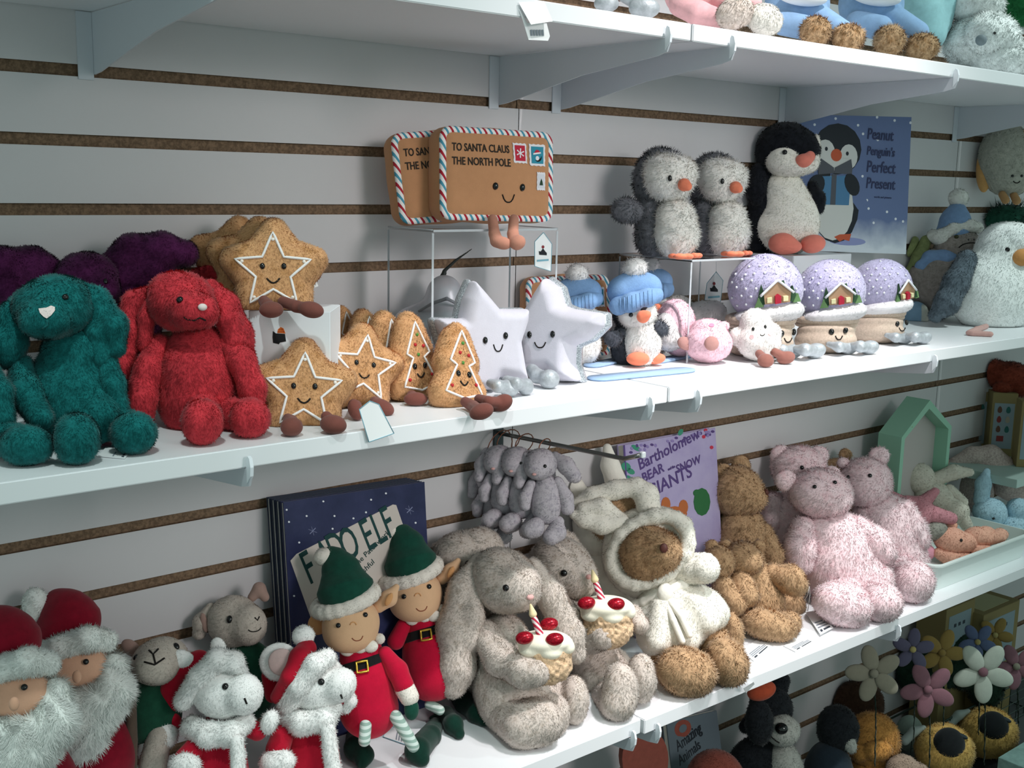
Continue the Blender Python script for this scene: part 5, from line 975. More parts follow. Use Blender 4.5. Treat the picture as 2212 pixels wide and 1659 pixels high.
def xmas_lamb():
    t=Toy('lamb_in_santa_suit','white lamb plush in a red santa hat and coat, left of the white mouse','soft toy',480,-.17,ZL)
    h=t.part('head',t.e(482,1490,-1,70,62,60,20)+t.e(528,1500,-3,40,44,40),FWL,14,(3.5,.8)); t.part('ear',t.e(388,1423,-1,33,20,12,8),FWL,6,(4,.8)); t.part('ear',t.e(472,1398,0,16,22,10,-20),FWL,5,(4,.8))
    t.part('hat_trim',t.c([(395,1515,-2,20),(430,1465,-3,23),(470,1425,-3.4,24),(505,1430,-3,22),(520,1450,-2,14)]),FWL,8,(7,1,2.2,.4),clip=False); t.part('hat',t.c([(430,1430,0,26),(385,1445,0,22),(366,1490,.2,18),(364,1550,.4,18),(380,1560,.4,14)]),CRR,10,None); t.part('pompom',t.e(352,1588,-.4,32,30,26),FWL,6,(8,1,2.2,.4)); t.part('pompom',t.e(322,1620,-.2,24,34,20),FWL,6,(8,1,2.2,.4))
    t.part('collar',t.c([(415,1570,-1.6,24),(450,1588,-3.4,26),(500,1585,-3.6,26),(530,1560,-2,20)]),FWL,8,(8,1,2.2,.4)); b=t.part('coat',t.c([(470,1600,0,56),(470,1700,-.4,72)]),CRR,12,None); t.part('coat_trim',t.c([(512,1600,-4.6,15),(516,1690,-5.4,16)]),FWL,4,(7,1,2,.4),clip=False)
    t.part('sleeve',t.c([(425,1610,-2.4,22),(402,1640,-3.4,26)]),CRR,8,None); t.part('cuff',t.e(400,1655,-4.6,34,28,24),FWL,6,(8,1,2.2,.4)); t.part('sleeve',t.c([(530,1570,-.4,18),(556,1580,-.8,20)]),CRR,8,None); t.part('cuff',t.e(582,1560,-1.2,18,26,16,20),FWL,6,(8,1,2.2,.4))
    t.bead('eye',487,1483,7.5,h,BLK); t.line('stitched_nose',[(528,1508),(533,1520)],2,h,BLK2)
    t=Toy('mouse_in_santa_suit','white mouse plush in a santa suit, big round ear with pink lining','soft toy',680,-.185,ZL)
    h=t.part('head',t.e(682,1475,-1,72,62,60,25)+t.e(735,1480,-3,34,38,36,30),FWL,14,(3.5,.8)); ea=t.part('ear',t.e(604,1430,-2.2,44,42,11,0),FWL,5,(4,.8)); t.part('inner_ear',t.e(608,1430,-3.1,29,30,6,10),PIE,3,None,clip=False,parent=ea)
    t.part('hat_trim',t.c([(622,1522,-2.6,23),(648,1480,-3.8,25),(680,1436,-3.8,24),(706,1422,-3,18),(714,1430,-2,12)]),FWL,8,(7,1,2.2,.4),clip=False); t.part('hat',t.c([(600,1505,-2.6,16),(626,1462,-4,18),(648,1420,-3.2,22),(662,1402,-1.6,22)])+t.c([(590,1500,0,18),(585,1460,0,20)]),CRR,8,None,clip=False); t.part('pompom',t.e(655,1374,-1,24,23,22),FWL,5,(5,.8)); 
    t.part('hat_tail',t.c([(742,1512,-1,12),(735,1530,-1,14)]),CRR,4,None,clip=False); t.part('tail_trim',t.c([(752,1490,-1.4,11),(758,1515,-1.4,13),(748,1532,-1.4,10)]),FWL,4,(5,1,2,.4),clip=False)
    t.part('collar',t.c([(620,1545,-2,22),(650,1562,-3.6,25),(700,1555,-3.6,24),(722,1530,-2,18)]),FWL,8,(8,1,2.2,.4)); t.part('coat',t.c([(668,1590,0,58),(668,1700,-.4,76)]),CRR,12,None); t.part('coat_trim',t.c([(708,1575,-4.4,16),(722,1680,-5,17)]),FWL,4,(7,1,2,.4),clip=False)
    t.part('sleeve',t.c([(610,1590,-3,24),(600,1618,-4.4,26)]),CRR,8,None); t.part('cuff',t.e(600,1645,-5.4,38,27,26),FWL,6,(8,1,2.2,.4))
    t.bead('eye',694,1473,7.5,h,BLK); t.line('stitched_nose',[(736,1500),(739,1508)],2,h,BLK2)
xmas_lamb()
# ---- display hook with little rabbits ----
STL=mat('steel','8d8b88',rough=.25,metal=.9); hk=empty('display_hook',(1.045,-.003,1.178),'steel display hook sticking out of the slatted wall, little rabbits hanging on it','hook'); O=hk.location
hp=[onY(1078,934,-.004),onY(1150,943,-.06),onY(1230,961,-.13),onY(1300,977,-.2),onY(1345,988,-.25)]
hp=[onY(1080,936,-.006)+ (onY(1348,991,-.262)-onY(1080,936,-.006))*k/6 for k in range(7)]+[onY(1372,986,-.285),onY(1387,982,-.292)]
tube('hook_rod',hp,.0032,STL,hk,10,off=O); box('back_plate',(hp[0][0]-.009,-.004,1.135),(hp[0][0]+.009,-.0004,1.19),plain('dark_steel','4c5356',.4,metal=.6),hk,.0005,O); bm=bmesh.new(); bx(bm,Vector(hp[-1])-Vector((.004,.004,.004)),Vector(hp[-1])+Vector((.004,.002,.004)),.001); bmo('end_cap',bm,plain('chrome_cap','eef0f2',.1,metal=.5),hk,off=O)
FMG=fur('grey_lilac','c3bbc2',.22,140,col2='a098a4',contrast=(.3,.5)); BRZ=plain('bronze_ring','8a5a48',.35,metal=.7)
def mini(label,Y,dx,dy,k,eye=True,ul=1195,face=True):
    t=Toy('hanging_rabbit',label,'soft toy',ul+dx,Y,ZL,'little rabbits on the display hook'); t.zmin=ZL; X=lambda a,b:((a-1190)*k+1190+dx,(b-1050)*k+1050+dy)
    P=onY(*X(1175,960),Y); t.P=P; t.t=dep(P); t.root.location=Vector(P); t.O=np.array(t.root.location)
    e=lambda a,b,d,*r: t.e(*X(a,b),d,*[x*k for x in r[:3]],*r[3:]); c=lambda L:t.c([(*X(a,b),d,r*k) for a,b,d,r in L])
    h=t.part('head',e(1168,1002,-.4,36,34,32)+e(1160,1012,-1.4,26,24,24),FMG,10,(3,.8)); t.part('body',e(1180,1085,0,34,48,30)+e(1180,1055,0,26,30,24),FMG,10,(3,.8))
    t.part('ear',c([(1198,985,.2,10),(1222,1005,0,18),(1240,1028,0,15),(1246,1034,0,8)]),FMG,6,(3,.8)); t.part('ear',c([(1138,985,.2,10),(1128,1015,0,16),(1122,1045,0,12)]),FMG,6,(3,.8))
    t.part('arm',c([(1147,1045,-.6,10),(1134,1075,-1,13),(1134,1092,-1,12)]),FMG,6,(3,.8)); t.part('arm',c([(1205,1040,-.2,11),(1222,1075,-.3,16),(1226,1098,-.3,15)]),FMG,6,(3,.8))
    t.part('leg',c([(1165,1125,-.4,12),(1155,1140,-1.4,20),(1145,1145,-1.6,19)]),FMG,6,(3,.8)); t.part('leg',c([(1205,1128,-.2,14),(1202,1150,-.8,20),(1190,1160,-1.4,18)]),FMG,6,(3,.8))
    if face: t.bead('eye',*X(1177,1007),4*k,h,BLK); t.bead('nose',*X(1154,1024),5*k,h,PNKN,sink=.3,sy=.6)
    # ring from the head over the rod
    i=min(range(7),key=lambda j:abs(hp[j][1]-Y)); f=(Y-hp[0][1])/(hp[6][1]-hp[0][1]); R0=Vector(hp[0]+(hp[6]-hp[0])*f); hd=Vector(t.pt(*X(1170,972),-.2)[0]); c_=(R0+hd)/2+Vector((0,0,.001)); rad=max((R0-hd).length/2+.005,.006); ax=(R0-hd).normalized(); sd=Vector((1,0,0)); sd=(sd-ax*sd.dot(ax)).normalized()
    tube('hanging_loop',[c_+ax*rad*math.cos(a)+sd*rad*.7*math.sin(a) for a in [2*math.pi*j/16 for j in range(16)]],.0009,BRZ,t.root,6,True,t.O)
mini('little grey lilac rabbit hanging at the front of the hook, facing us with one eye',-.112,0,0,1)
mini('little grey rabbit hanging second on the hook, pink nose against the front one',-.075,-52,-8,.95)
mini('little grey rabbit hanging third on the hook, ears drooping left',-.045,-92,-14,.92)
mini('little grey rabbit hanging last on the hook next to the wall',-.022,-112,22,.85,face=False)
# ================= far right of the lower shelf =================
GRH=plain('sage_green','93c4ab',.5); GRH2=plain('sage_panel','b9b3b0',.7)
def house_sign():
    """house shaped box, open front"""
    y0,y1=-.045,-.098; x0=onY(1948,945,y1)[0]; x1=onY(2055,930,y1)[0]; z0=ZR+.0004
    zw=onY(1948,945,y1)[2]; zt=onY(2010,864,y1)[2]; xc=(x0+x1)/2; O=Vector((xc,(y0+y1)/2,z0)); e=empty('house_shaped_box',O,'sage green house shaped display box behind the pink bears','box')
    out=[(x0,z0),(x1,z0),(x1,zw),(xc,zt),(x0,zw)]; th=.012
    inn=[(x0+th,z0+th),(x1-th,z0+th),(x1-th,zw-th*.4),(xc,zt-th*1.5),(x0+th,zw-th*.4)]
    bm=bmesh.new(); fo=[bm.verts.new((x,y1,z)) for x,z in out]; fi=[bm.verts.new((x,y1,z)) for x,z in inn]; bo=[bm.verts.new((x,y0,z)) for x,z in out]; bi=[bm.verts.new((x,y1+.03,z)) for x,z in inn]
    for i in range(5):
        j=(i+1)%5; bm.faces.new((fo[i],fo[j],fi[j],fi[i])); bm.faces.new((fo[i],bo[i],bo[j],fo[j])); bm.faces.new((fi[i],fi[j],bi[j],bi[i]))
    bm.faces.new(bo); bmo('house_frame',bm,GRH,e,off=O)
    bm=bmesh.new(); bm.faces.new([bm.verts.new((x,y1+.0295,z)) for x,z in inn]); bmo('back_panel',bm,GRH2,e,off=O)
    tube('roof_seam',[((x0+xc)/2-.012,y1-.0004,(zw+zt)/2-.016),((x0+xc)/2-.012,y0,(zw+zt)/2-.016)],.001,plain('gold_cord','b8a268',.5),e,off=O)
house_sign()
# raised board with picture boxes
o=box('display_board',(2.33,-.19,.925),(3.4,-.0008,.944),plain('pale_teal_board','a9bdb6',.5)); tag(o,'pale teal raised board at the far right carrying the picture boxes','shelf')
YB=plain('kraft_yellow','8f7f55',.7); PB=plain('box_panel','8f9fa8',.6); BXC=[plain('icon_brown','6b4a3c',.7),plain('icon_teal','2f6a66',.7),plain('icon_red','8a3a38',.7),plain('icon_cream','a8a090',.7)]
def picbox(label,x0,z0,w_,h_,y=-.12,yaw=0,d=.05,z=None):
    e=empty('gift_box',(x0+w_/2,y,z0),label,'box','picture gift boxes'); O=e.location
    b=box('box_body',(x0,y,z0),(x0+w_,y+d,z0+h_),YB,e,.0006,O); p=box('front_panel',(x0+w_*.1,y-.0005,z0+h_*.12),(x0+w_*.9,y,z0+h_*.84),PB,b,0,O)
    k=0
    for r in range(4):
        for c_ in range(2):
            if r==3 and c_: continue
            cx=x0+w_*(.32+.34*c_) if r<3 else x0+w_*.42; cz=z0+h_*(.74-.155*r); bm=bmesh.new()
            if r==3: bx(bm,(cx-w_*.14,y-.0009,cz-.006),(cx+w_*.14,y-.0004,cz+.007))
            else:
                vs=[bm.verts.new((cx+w_*.09*math.cos(a)*(1-.25*math.sin(a)),y-.0009,cz+h_*.055*math.sin(a))) for a in [2*math.pi*i/10 for i in range(10)]]; bm.faces.new(vs)
            bmo('picture_icon',bm,BXC[k%4],p,off=O); k+=1
    e.rotation_euler.z=-math.radians(50); return e
for (u0,u1,v0,s_) in ((2080,2130,972,'first from the left, beside the green house box'),(2135,2185,985,'second from the left on the pale board'),(2196,2250,1010,'cut by the right frame edge')):
    a=onZ((u0+u1)/2,v0,.9442); x0=onY(u0,v0,a[1])[0]; x1=onY(u1,v0,a[1])[0]; picbox('yellow picture gift box, '+s_,a[0]-.0275,.9443,.055,.148 if u0>2090 else .14,y=a[1],d=.05)
RED2=fur('rust_plush','8a4030',.3,80)
t=Toy('rust_plush','rust red plush animal sitting on top of the picture boxes in shadow','soft toy',2180,-.06,.944); t.zmin=None; 
t.part('body',t.e(2180,815,0,46,34,34)+t.e(2140,800,1,30,26,26),RED2,10,(6,),clip=False); t.part('leg',t.e(2165,838,-2,20,16,16)+t.e(2205,836,-2,24,20,18),RED2,8,(6,),clip=False)
# clear/white plastic tray with small plushes
TRY=mat('white_plastic','e6efec',rough=.3,spec=.5)
def tray():
    x0,x1,y0,y1=1.905,2.27,-.105,-.262; z0=ZR+.0004; h=.052; O=Vector(((x0+x1)/2,(y0+y1)/2,z0)); e=empty('plastic_tray',O,'white plastic tray full of small pastel plushes at the right of the lower shelf','tray')
    bm=bmesh.new(); P=[]
    def ring(ins,z,r=.02):
        L=[]
        for cx,cy,a0 in ((x1-ins-r,y0-ins-r,0),(x0+ins+r,y0-ins-r,90),(x0+ins+r,y1+ins+r,180),(x1-ins-r,y1+ins+r,270)):
            for k in range(6): a=math.radians(a0+k*18); L.append(bm.verts.new((cx+r*math.cos(a),cy+r*math.sin(a),z)))
        return L
    R=[ring(.008,z0),ring(0,z0+h),ring(-.004,z0+h),ring(-.004,z0+h-.003)]; R2=[ring(.0105,z0+.003),ring(.0025,z0+h+.0008)]
    n=len(R[0])
    def br(A,B):
        for i in range(n): bm.faces.new((A[i],A[(i+1)%n],B[(i+1)%n],B[i]))
    br(R[0],R[1]); br(R[1],R[3]); br(R[3],R[2]); br(R[2],R2[1]); br(R2[1],R2[0]); bm.faces.new(R2[0]); bm.faces.new(R[0][::-1]); bmo('tray_shell',bm,TRY,e,off=O)
tray()
def small(kind,label,u,y,parts,z=ZR+.045,grp=None):
    t=Toy(kind,label,'soft toy',u,y,z,grp); t.zmin=None if z>ZR+.01 else z; out={}
    for nm,pr,m_,fu in parts:
        P=[]
        for q in pr: P+=t.c(q) if isinstance(q,list) else t.e(*q)
        out[nm]=t.part(nm,P,m_,6,fu,clip=False)
    return t,out
PCH=fur('peach_plush','f3b79f',.12,100); ROS=fur('dusty_rose','cf8f98',.15,100); BLU=fur('powder_blue','b4d3e2',.08,100); CRE=fur('oat_cream','d8d2c4',.1,100); FLK=mat('flecked_knit','cdbcb4',rough=.95,noise=.35,nscale=240,col2='a38f8a',bump=.4,bscale=400); GTB=mat('grey_tabby','a9a69c',rough=.9,noise=.4,nscale=60)
t,o=small('small_rabbit','peach plush rabbit lying at the front of the plastic tray',2080,-.20,[('head',[(2055,1168,0,38,30,28,15),(2085,1172,-.4,26,22,22)],PCH,(3,.8)),('body',[(2110,1160,.4,30,22,24),(2130,1155,.6,22,18,18)],PCH,(3,.8)),('ear',[[(2028,1195,-.6,12),(2050,1205,-1,16),(2085,1208,-1,15),(2096,1205,-1,10)]],PCH,(3,.8)),('arm',[[(2110,1190,-1,14),(2135,1190,-1,12)]],PCH,(3,.8)),('leg',[[(2130,1165,-.2,14),(2160,1158,0,14)]],PCH,(3,.8)),('tail',[(2000,1193,.2,20,18,16)],felt('pink_tail','eaa4b6',.1),None)])
t.bead('eye',2076,1167,3.6,o['head'],BLK)
t,o=small('small_rabbit','dusty rose plush with a pointed arm, lying above the peach rabbit in the tray',1995,-.15,[('body',[(1985,1105,0,34,34,26,-20),(1960,1090,0,22,20,18)],ROS,(3,.8)),('arm',[[(1995,1085,0,16),(2020,1062,0,9)],[(2010,1110,0,20),(2055,1120,0,13)],[(1945,1082,0,13),(1925,1072,0,12)]],ROS,(3,.8))]); t.bead('eye',1967,1090,2.6,o['body'],BLK)
t,o=small('small_rabbit','powder blue plush rabbit with one upright ear in the tray',2145,-.15,[('head',[(2138,1105,0,36,30,30),(2150,1115,-.6,24,20,20)],BLU,(3,.8)),('ear',[[(2120,1080,.4,16),(2124,1045,.6,16),(2132,1018,.8,7)]],BLU,(3,.8)),('ear_low',[[(2118,1120,-1,9),(2150,1145,-1.8,12),(2180,1165,-2,13)]],BLU,(3,.8)),('body',[(2190,1140,.4,40,26,28),(2200,1100,.6,26,24,24)],BLU,(3,.8))]); t.bead('eye',2146,1120,3,o['head'],BLK)
t,o=small('small_rabbit','oat cream plush rabbit with long legs lying at the back of the tray',2010,-.10,[('head',[(1985,1032,0,34,32,28)],CRE,(3,.8)),('body',[(2020,1070,0,46,30,28,20),(2060,1100,0,36,30,26,40)],CRE,(3,.8)),('arm',[[(2010,1040,0,14),(2060,1020,0,16),(2095,1020,0,9)]],CRE,(3,.8)),('ear',[[(1920,1000,0,10),(1935,1025,-.2,13),(1948,1048,-.2,11)]],CRE,(3,.8)),('leg',[[(2050,1060,-.4,14),(2078,1085,-.6,13)],[(2070,1100,-.4,16),(2088,1135,-.6,13)]],CRE,(3,.8))])
t,o=small('knit_rabbit','flecked oatmeal plush with a floppy ear draped along the back of the tray',2120,-.075,[('body',[(2110,1060,0,36,50,30),(2150,1010,0,50,30,30,20),(2190,1040,0,40,40,30)],FLK,None),('ear',[[(2060,1000,0,12),(2100,985,0,20),(2140,985,0,24),(2172,1000,0,16)]],FLK,None),('sleeve',[[(2170,1050,-1,26),(2205,1070,-1,24)]],FLK,None)])
t,o=small('grey_tabby_plush','small grey striped plush squeezed between the rose and peach toys in the tray',2020,-.165,[('body',[(2018,1145,0,30,22,20)],GTB,(3,.8)),('ear',[[(2035,1130,0,8),(2040,1148,-.4,2)]],GTB,None)])
t,o=small('tan_plush','tan and orange plush ball behind the cream rabbit',2010,-.045,[('body',[(2018,1000,0,30,24,22)],fur('tan_ball','c49a80',.3,80),(4,.8))])
t,o=small('peach_small','second peach plush underneath the blue rabbit, only a foot visible',2115,-.22,[('foot',[(2160,1155,1,18,14,14),(2050,1135,1.4,18,12,12)],PCH,(3,.8))])
t.root.name='small_rabbit'
# ================= right end of the middle shelf =================
FGO=fur('goose_white','fcfefc',.03,90); FGWG=fur('goose_wing','66727c',.3,90); FTU=fur('turtle_taupe','9f948e',.25,110); OLV=mat('olive_shell','8c9562',rough=.9,noise=.4,nscale=60,bump=.3); SKB=felt('sky_blue_knit','7f9cc4',.15); TRF=fur('cream_trim','e8e6e0',.06,110); FTP=felt('foot_pink','cfa39c',.1)
def goose():
    t=Toy('plush_goose','large white goose plush with an orange beak at the right end of the shelf','soft toy',2150,-.19,ZM)
    b=t.part('body',t.e(2145,632,0,94,92,66)+t.e(2170,540,.2,62,60,56),FGO,24,(4,.9)); h=t.part('head',t.e(2190,530,-.4,54,48,54)+t.e(2165,520,0,36,34,40),FGO,20,(4,.9)); t.bead('eye',2177,538,5.5,h,BLK,sink=-.5)
    t.part('beak',t.e(2207,556,-4.6,22,19,18,-10),felt('beak_orange','d99a5e',.1),4,clip=False); t.part('wing',t.c([(2088,562,-3.6,22),(2066,610,-4.4,27),(2045,655,-4.8,26),(2022,680,-4.6,16)]),FGWG,10,(5,.9))
    t.part('foot',t.c([(2092,719,'g',6),(2110,712,'g',7),(2130,705,'g1',6)])+t.c([(2100,720,'g',6),(2140,722,'g',6)]),FTP,3)
    t=Toy('plush_tortoise','taupe tortoise plush in a blue pompom hat between the book and the goose','soft toy',2040,-.075,ZM)
    h=t.part('head',t.e(2065,535,-.6,48,34,40,-10)+t.e(2090,530,-1,32,26,30),FTU,12,(3,.8)); t.part('hat',t.c([(2060,500,0,36),(2064,475,.2,30),(2068,452,.4,16)]),SKB,12,None,clip=False); t.part('hat_trim',t.c([(2016,510,-.4,14),(2040,520,-1.6,14),(2030,512,-1.4,15),(2060,495,-2.4,13),(2095,488,-2,13),(2112,492,-1,12)]),TRF,6,(5,.9),clip=False); t.part('pompom',t.e(2070,428,.2,21,20,18),TRF,4,(5,.9),clip=False)
    t.part('body',t.e(2030,610,0,64,76,50),FTU,14,(3,.8)); t.part('shell',t.c([(2000,520,.4,12),(1985,555,0,14),(1968,590,.2,14)]),OLV,8,None,clip=False); t.part('shell',t.c([(1975,520,1,10),(1960,545,1,12)]),OLV,6,None,clip=False); t.part('scarf',t.c([(2010,560,-1.6,20),(2040,558,-2.4,18),(2062,550,-2.4,14)])+t.e(1998,575,-2,22,16,12),SKB,8,None,clip=False); t.part('arm',t.c([(1985,590,-1,20),(1998,605,-1.6,20)]),FTU,6,(3,.8)); t.part('foot',t.e(1978,683,-2.4,28,32,26),felt('foot_blue','8fb0cc',.1),4,None); t.part('foot_pad',t.e(1993,683,-3.6,13,26,16),felt('foot_pad_grey','c4c6bc',.1),4,None)
    t.bead('eye',2066,512,5,h,plain('eye_olive','3a3a20',.2)); t.bead('nostril',2092,518,1.8,h,BLK); t.bead('nostril',2104,518,1.8,h,BLK); t.smile(2093,532,22,-7,h,BLK2,r=1.2,roll=-8)
    t.part('tail_foot',t.e(1975,585,-1.4,14,12,10),FTU,3,(3,.8),clip=False) if False else None
    e=empty('acrylic_riser',(2.49,-.08,ZM),'clear acrylic riser behind the goose, under the grey round plush','display riser','clear acrylic risers'); box('top_sheet',(2.37,-.13,1.438),(2.62,-.03,1.441),AC,e,.0005,e.location); box('side_panel',(2.37,-.13,ZM+.0004),(2.373,-.03,1.438),AC,e,.0004,e.location); box('side_panel',(2.617,-.13,ZM+.0004),(2.62,-.03,1.438),AC,e,.0004,e.location)
    t=Toy('round_plush','round grey green plush with a little face on the riser at the right edge','soft toy',2180,-.085,1.4415)
    b=t.part('body',t.e(2175,340,0,60,72,50)+t.e(2180,380,0,50,44,46),fur('sage_round','b9b7ab',.2,100),10,(3,.8)); t.part('orange_side',t.e(2212,320,-2,20,40,26),felt('soft_orange','d9a468',.15),6,None,clip=False); t.bead('eye',2187,380,3,b,BLK); t.bead('eye',2207,380,3,b,BLK); t.smile(2196,391,7,4,b,BLK2,r=1.1); t.part('leg',t.c([(2165,420,-1.6,8),(2172,432,-2,9)]),felt('tan_leg','b98e62',.1),3,clip=False); t.part('leg',t.c([(2190,422,-1.6,8),(2196,434,-2,9)]),felt('tan_leg','b98e62',.1),3,clip=False); t.part('back',t.e(2125,370,1,16,46,14),felt('soft_orange','d9a468',.15),4,None,clip=False)
    rr=random.Random(2); t=Toy('tinsel_plush','dark green feathery hat plush peeking above the goose','soft toy',2165,-.05,ZM); t.part('body',t.e(2160,600,0,40,100,30),fur('tinsel_green','2c5a4a',.4,60),8,None); t.part('tinsel',t.e(2165,470,0,56,26,30,-8),MATS['plush_tinsel_green'],8,(22,.5,2.4,.6),clip=False)
goose()
# ================= price tags =================
TAG=plain('tag_card','f3f4f5',.6); TEAL=plain('tag_teal','7fb3c4',.6); INK=plain('tag_ink','3c444e',.7); TX=plain('tag_grey','8c949e',.7)
def card(kind,label,pts3,n,th=.0006,border=True,ink=0,emblem=False,grp='price tags'):
    P=[np.array(p,float) for p in pts3]; c=sum(P)/len(P); e=empty(kind,c,label,'tag',grp); n=np.array(n,float); n/=np.linalg.norm(n); O=e.location
    b=prism('card',P,n,th,TAG,e,O)
    if border:
        for i in range(len(P)): tube('printed_edge',[P[i]+n*.0001,P[(i+1)%len(P)]+n*.0001],.0005,TEAL,b,4,off=O)
    x=(P[-1]-P[0]); 
    return e,b,P,n,c
def mark(b,e,P,n,s0,s1,t0,t1,m,l=.0003):
    f=lambda s,t_: P[0]*(1-s)*(1-t_)+P[1]*s*(1-t_)+P[2]*s*t_+P[3]*(1-s)*t_
    return prism('print_mark',[f(s0,t0)+n*l,f(s1,t0)+n*l,f(s1,t1)+n*l,f(s0,t1)+n*l],n,.0002,m,b,e.location)
up=np.array([0,0,1.])
def flat_tag(label,px4,z,border=False,lines=3):
    P=[onZ(*q,z+.0012) for q in px4]; e,b,P,n,c=card('price_tag',label,P,up,border=border)
    for i in range(lines): mark(b,e,P,n,.12,.88 if i else .7,.50+.11*i,.55+.11*i,TX)
    mark(b,e,P,n,.15,.3,.84,.93,INK); mark(b,e,P,n,.4,.88,.85,.92,INK); return e
flat_tag('white price tag lying on the shelf below the small brown bear',[(1598,1405),(1640,1378),(1665,1395),(1628,1428)],ZR)
flat_tag('white price tag lying between the brown bear foot and the pink bear',[(1692,1395),(1735,1372),(1760,1384),(1718,1408)],ZR)
e=flat_tag('white price tag tied with string to the front pink bear',[(1740,1322),(1768,1318),(1800,1356),(1772,1371)],ZR+.004); q=onZ(1745,1320,ZR+.006); tube('string',[q,onZ(1738,1300,ZR+.012)+up*.004,q+up*.03+np.array([-.004,0,0]),q+up*.045,q+up*.03+np.array([.003,0,0]),q],.0006,TAG,e,5,off=e.location)
flat_tag('white tag with teal edge lying beneath the striped elf leg',[(828,1592),(838,1567),(880,1580),(880,1610),(842,1627)][:4],ZL,True)
flat_tag('white tag under the right foot of the teal rabbit',[(212,985),(230,964),(278,978),(270,990)],ZM,False,1)
# tag hooked over the middle shelf edge, house shaped
P=[onY(*q,-.322) for q in ((772,876),(800,868),(815,872),(851,935),(797,955))]; P=[onY(772,880,-.3105),onY(790,868,-.306),onY(815,873,-.306),onY(851,935,-.3125),onY(797,955,-.3135)]
P=[onY(776,884,-.3105),onY(799,866,-.3105),onY(818,873,-.3105),onY(851,936,-.3125),onY(797,955,-.3135)]; e,b,P_,n,c=card('price_tag','white house shaped tag hanging over the middle shelf edge below the gingerbread stars',P,(-.3,-1,.1),grp='price tags')
# tag folded over the top shelf edge
P=[onY(1120,5,-.3225),onY(1175,2,-.3225),onY(1194,46,-.3325),onY(1147,53,-.3325)]; e,b,P_,n,c=card('price_tag','white folded price tag hanging from the top shelf edge beside the shelf brackets',P,(-.2,-1,.2),border=False)
Q=[onY(1122,20,-.3225),onY(1140,50,-.3225),onY(1181,50,-.3225),onY(1188,78,-.3235),onY(1184,88,-.3235),onY(1142,86,-.3235)]; b2=prism('back_leaf',Q,n,.0005,TAG,e,e.location)
for i in range(5): P2=[onY(1146+i*6,64,-.3242),onY(1150+i*6,64,-.3242),onY(1151+i*6,77,-.3242),onY(1147+i*6,77,-.3242)]; prism('print_mark',P2,n,.0002,TX,b2,e.location)
# small teal edged house tags on the clear risers
def house_tag(label,px5,y):
    P=[onY(*q,y) for q in px5]; e,b,P_,n,c=card('swing_tag',label,P,(-.3,-1,0),th=.0005,grp='house shaped swing tags'); cu=sum(q[0] for q in px5)/5; cv=sum(q[1] for q in px5)/5
    prism('emblem',[onY(*q,y-.0006) for q in ((cu-8,cv+8),(cu-9,cv),(cu-5,cv+1),(cu,cv-6),(cu+5,cv+1),(cu+8,cv+4),(cu+8,cv+9))],n,.0003,print_b,b,e.location); prism('emblem_top',[onY(*q,y-.0007) for q in ell(cu,cv-9,3,3.5,8)],n,.0003,plain('emblem_red','8a3038',.7),b,e.location)
    prism('print_mark',[onY(*q,y-.0006) for q in ((cu-13,cv+19),(cu+12,cv+17),(cu+12,cv+21),(cu-13,cv+23))],n,.0002,TEAL,b,e.location); return e
print_b=plain('emblem_black','22242a',.7)
e=house_tag('house shaped swing tag with teal edge hanging under the left clear riser',[(1155,522),(1174,502),(1192,527),(1190,586),(1155,575)],-.149); tube('string',[onY(1174,506,-.149),onY(1172,497,-.149)],.0004,TAG,e,5,off=e.location)
e=house_tag('house shaped swing tag with teal edge hanging under the right clear riser',[(1527,612),(1547,587),(1562,606),(1556,655),(1522,648)],-.06); tube('string',[onY(1547,590,-.06),onY(1547,566,-.06)],.0004,TAG,e,5,off=e.location)
P=[onY(676,592,-.19),onY(688,618,-.19),onY(668,626,-.19),onY(660,602,-.19)]; card('sewn_label','small white label sewn beside the boxed gingerbread star',P,(-.4,-1,.1),border=False)
P=[onY(829,808,-.2),onY(840,815,-.2),onY(834,829,-.2),onY(822,822,-.2)]; card('sewn_label','small white label between the gingerbread star and the trees',P,(-.4,-1,.1),border=False)
P=[onZ(1606,1487,ZR+.001),onZ(1628,1473,ZR+.001),onY(1630,1478,-.292),onY(1612,1497,-.292)]; card('price_tag','pale blue edged tag under the toes of the robed bear at the shelf edge',P,(-.3,-1,.6),border=False)
# ================= TOP SHELF =================
ZT=ZU+TU; FPJ=felt('pink_pyjama','efb9bd',.15); BPJ=felt('blue_pyjama','93b6dd',.12); FWW=fur('polar_white','fdfffe',.03,60); FHB=fur('honey_brown','b89a78',.35,110,col2='8a6a48'); AQ=felt('aqua_cloth','a6d4da',.12)
def top(kind,label,u,y,parts,grp=None):
    t=Toy(kind,label,'soft toy',u,y,ZT,grp); o={}
    for nm,pr,m_,fu,*cl in parts:
        P=[]
        for q in pr: P+=t.c(q) if isinstance(q,list) else t.e(*q)
        o[nm]=t.part(nm,P,m_,8,fu,clip=not cl)
    return t,o
top('silver_foot_plush','plush with silver feet at the left of the toys on the top shelf',1340,-.22,[('body',[(1330,-60,1.5,70,62,50)],felt('taupe_cloth','7d6a66',.2),None),('leg',[(1310,8,-3,27,18,20)],SLV,None),('leg ',[(1392,18,-3,34,22,22),[(1350,-8,-2,14),(1375,5,-2,16)]],SLV,None)])
top('rabbit_in_pyjamas','grey rabbit plush in pink pyjamas with big soles forward on the top shelf',1540,-.20,[('pyjamas',[(1500,-20,1,66,62,60),[(1470,10,-1,26),(1510,30,-3,26),(1550,40,-4,22)],[(1560,0,-1,30),(1620,10,-3,26)]],FPJ,None),('foot',[(1588,28,-6,42,34,26,-25)],FBG,(6,)),('foot ',[(1652,42,-5.4,40,34,24,25)],fur('cream_sole','dedad2',.08,90),(5,))])
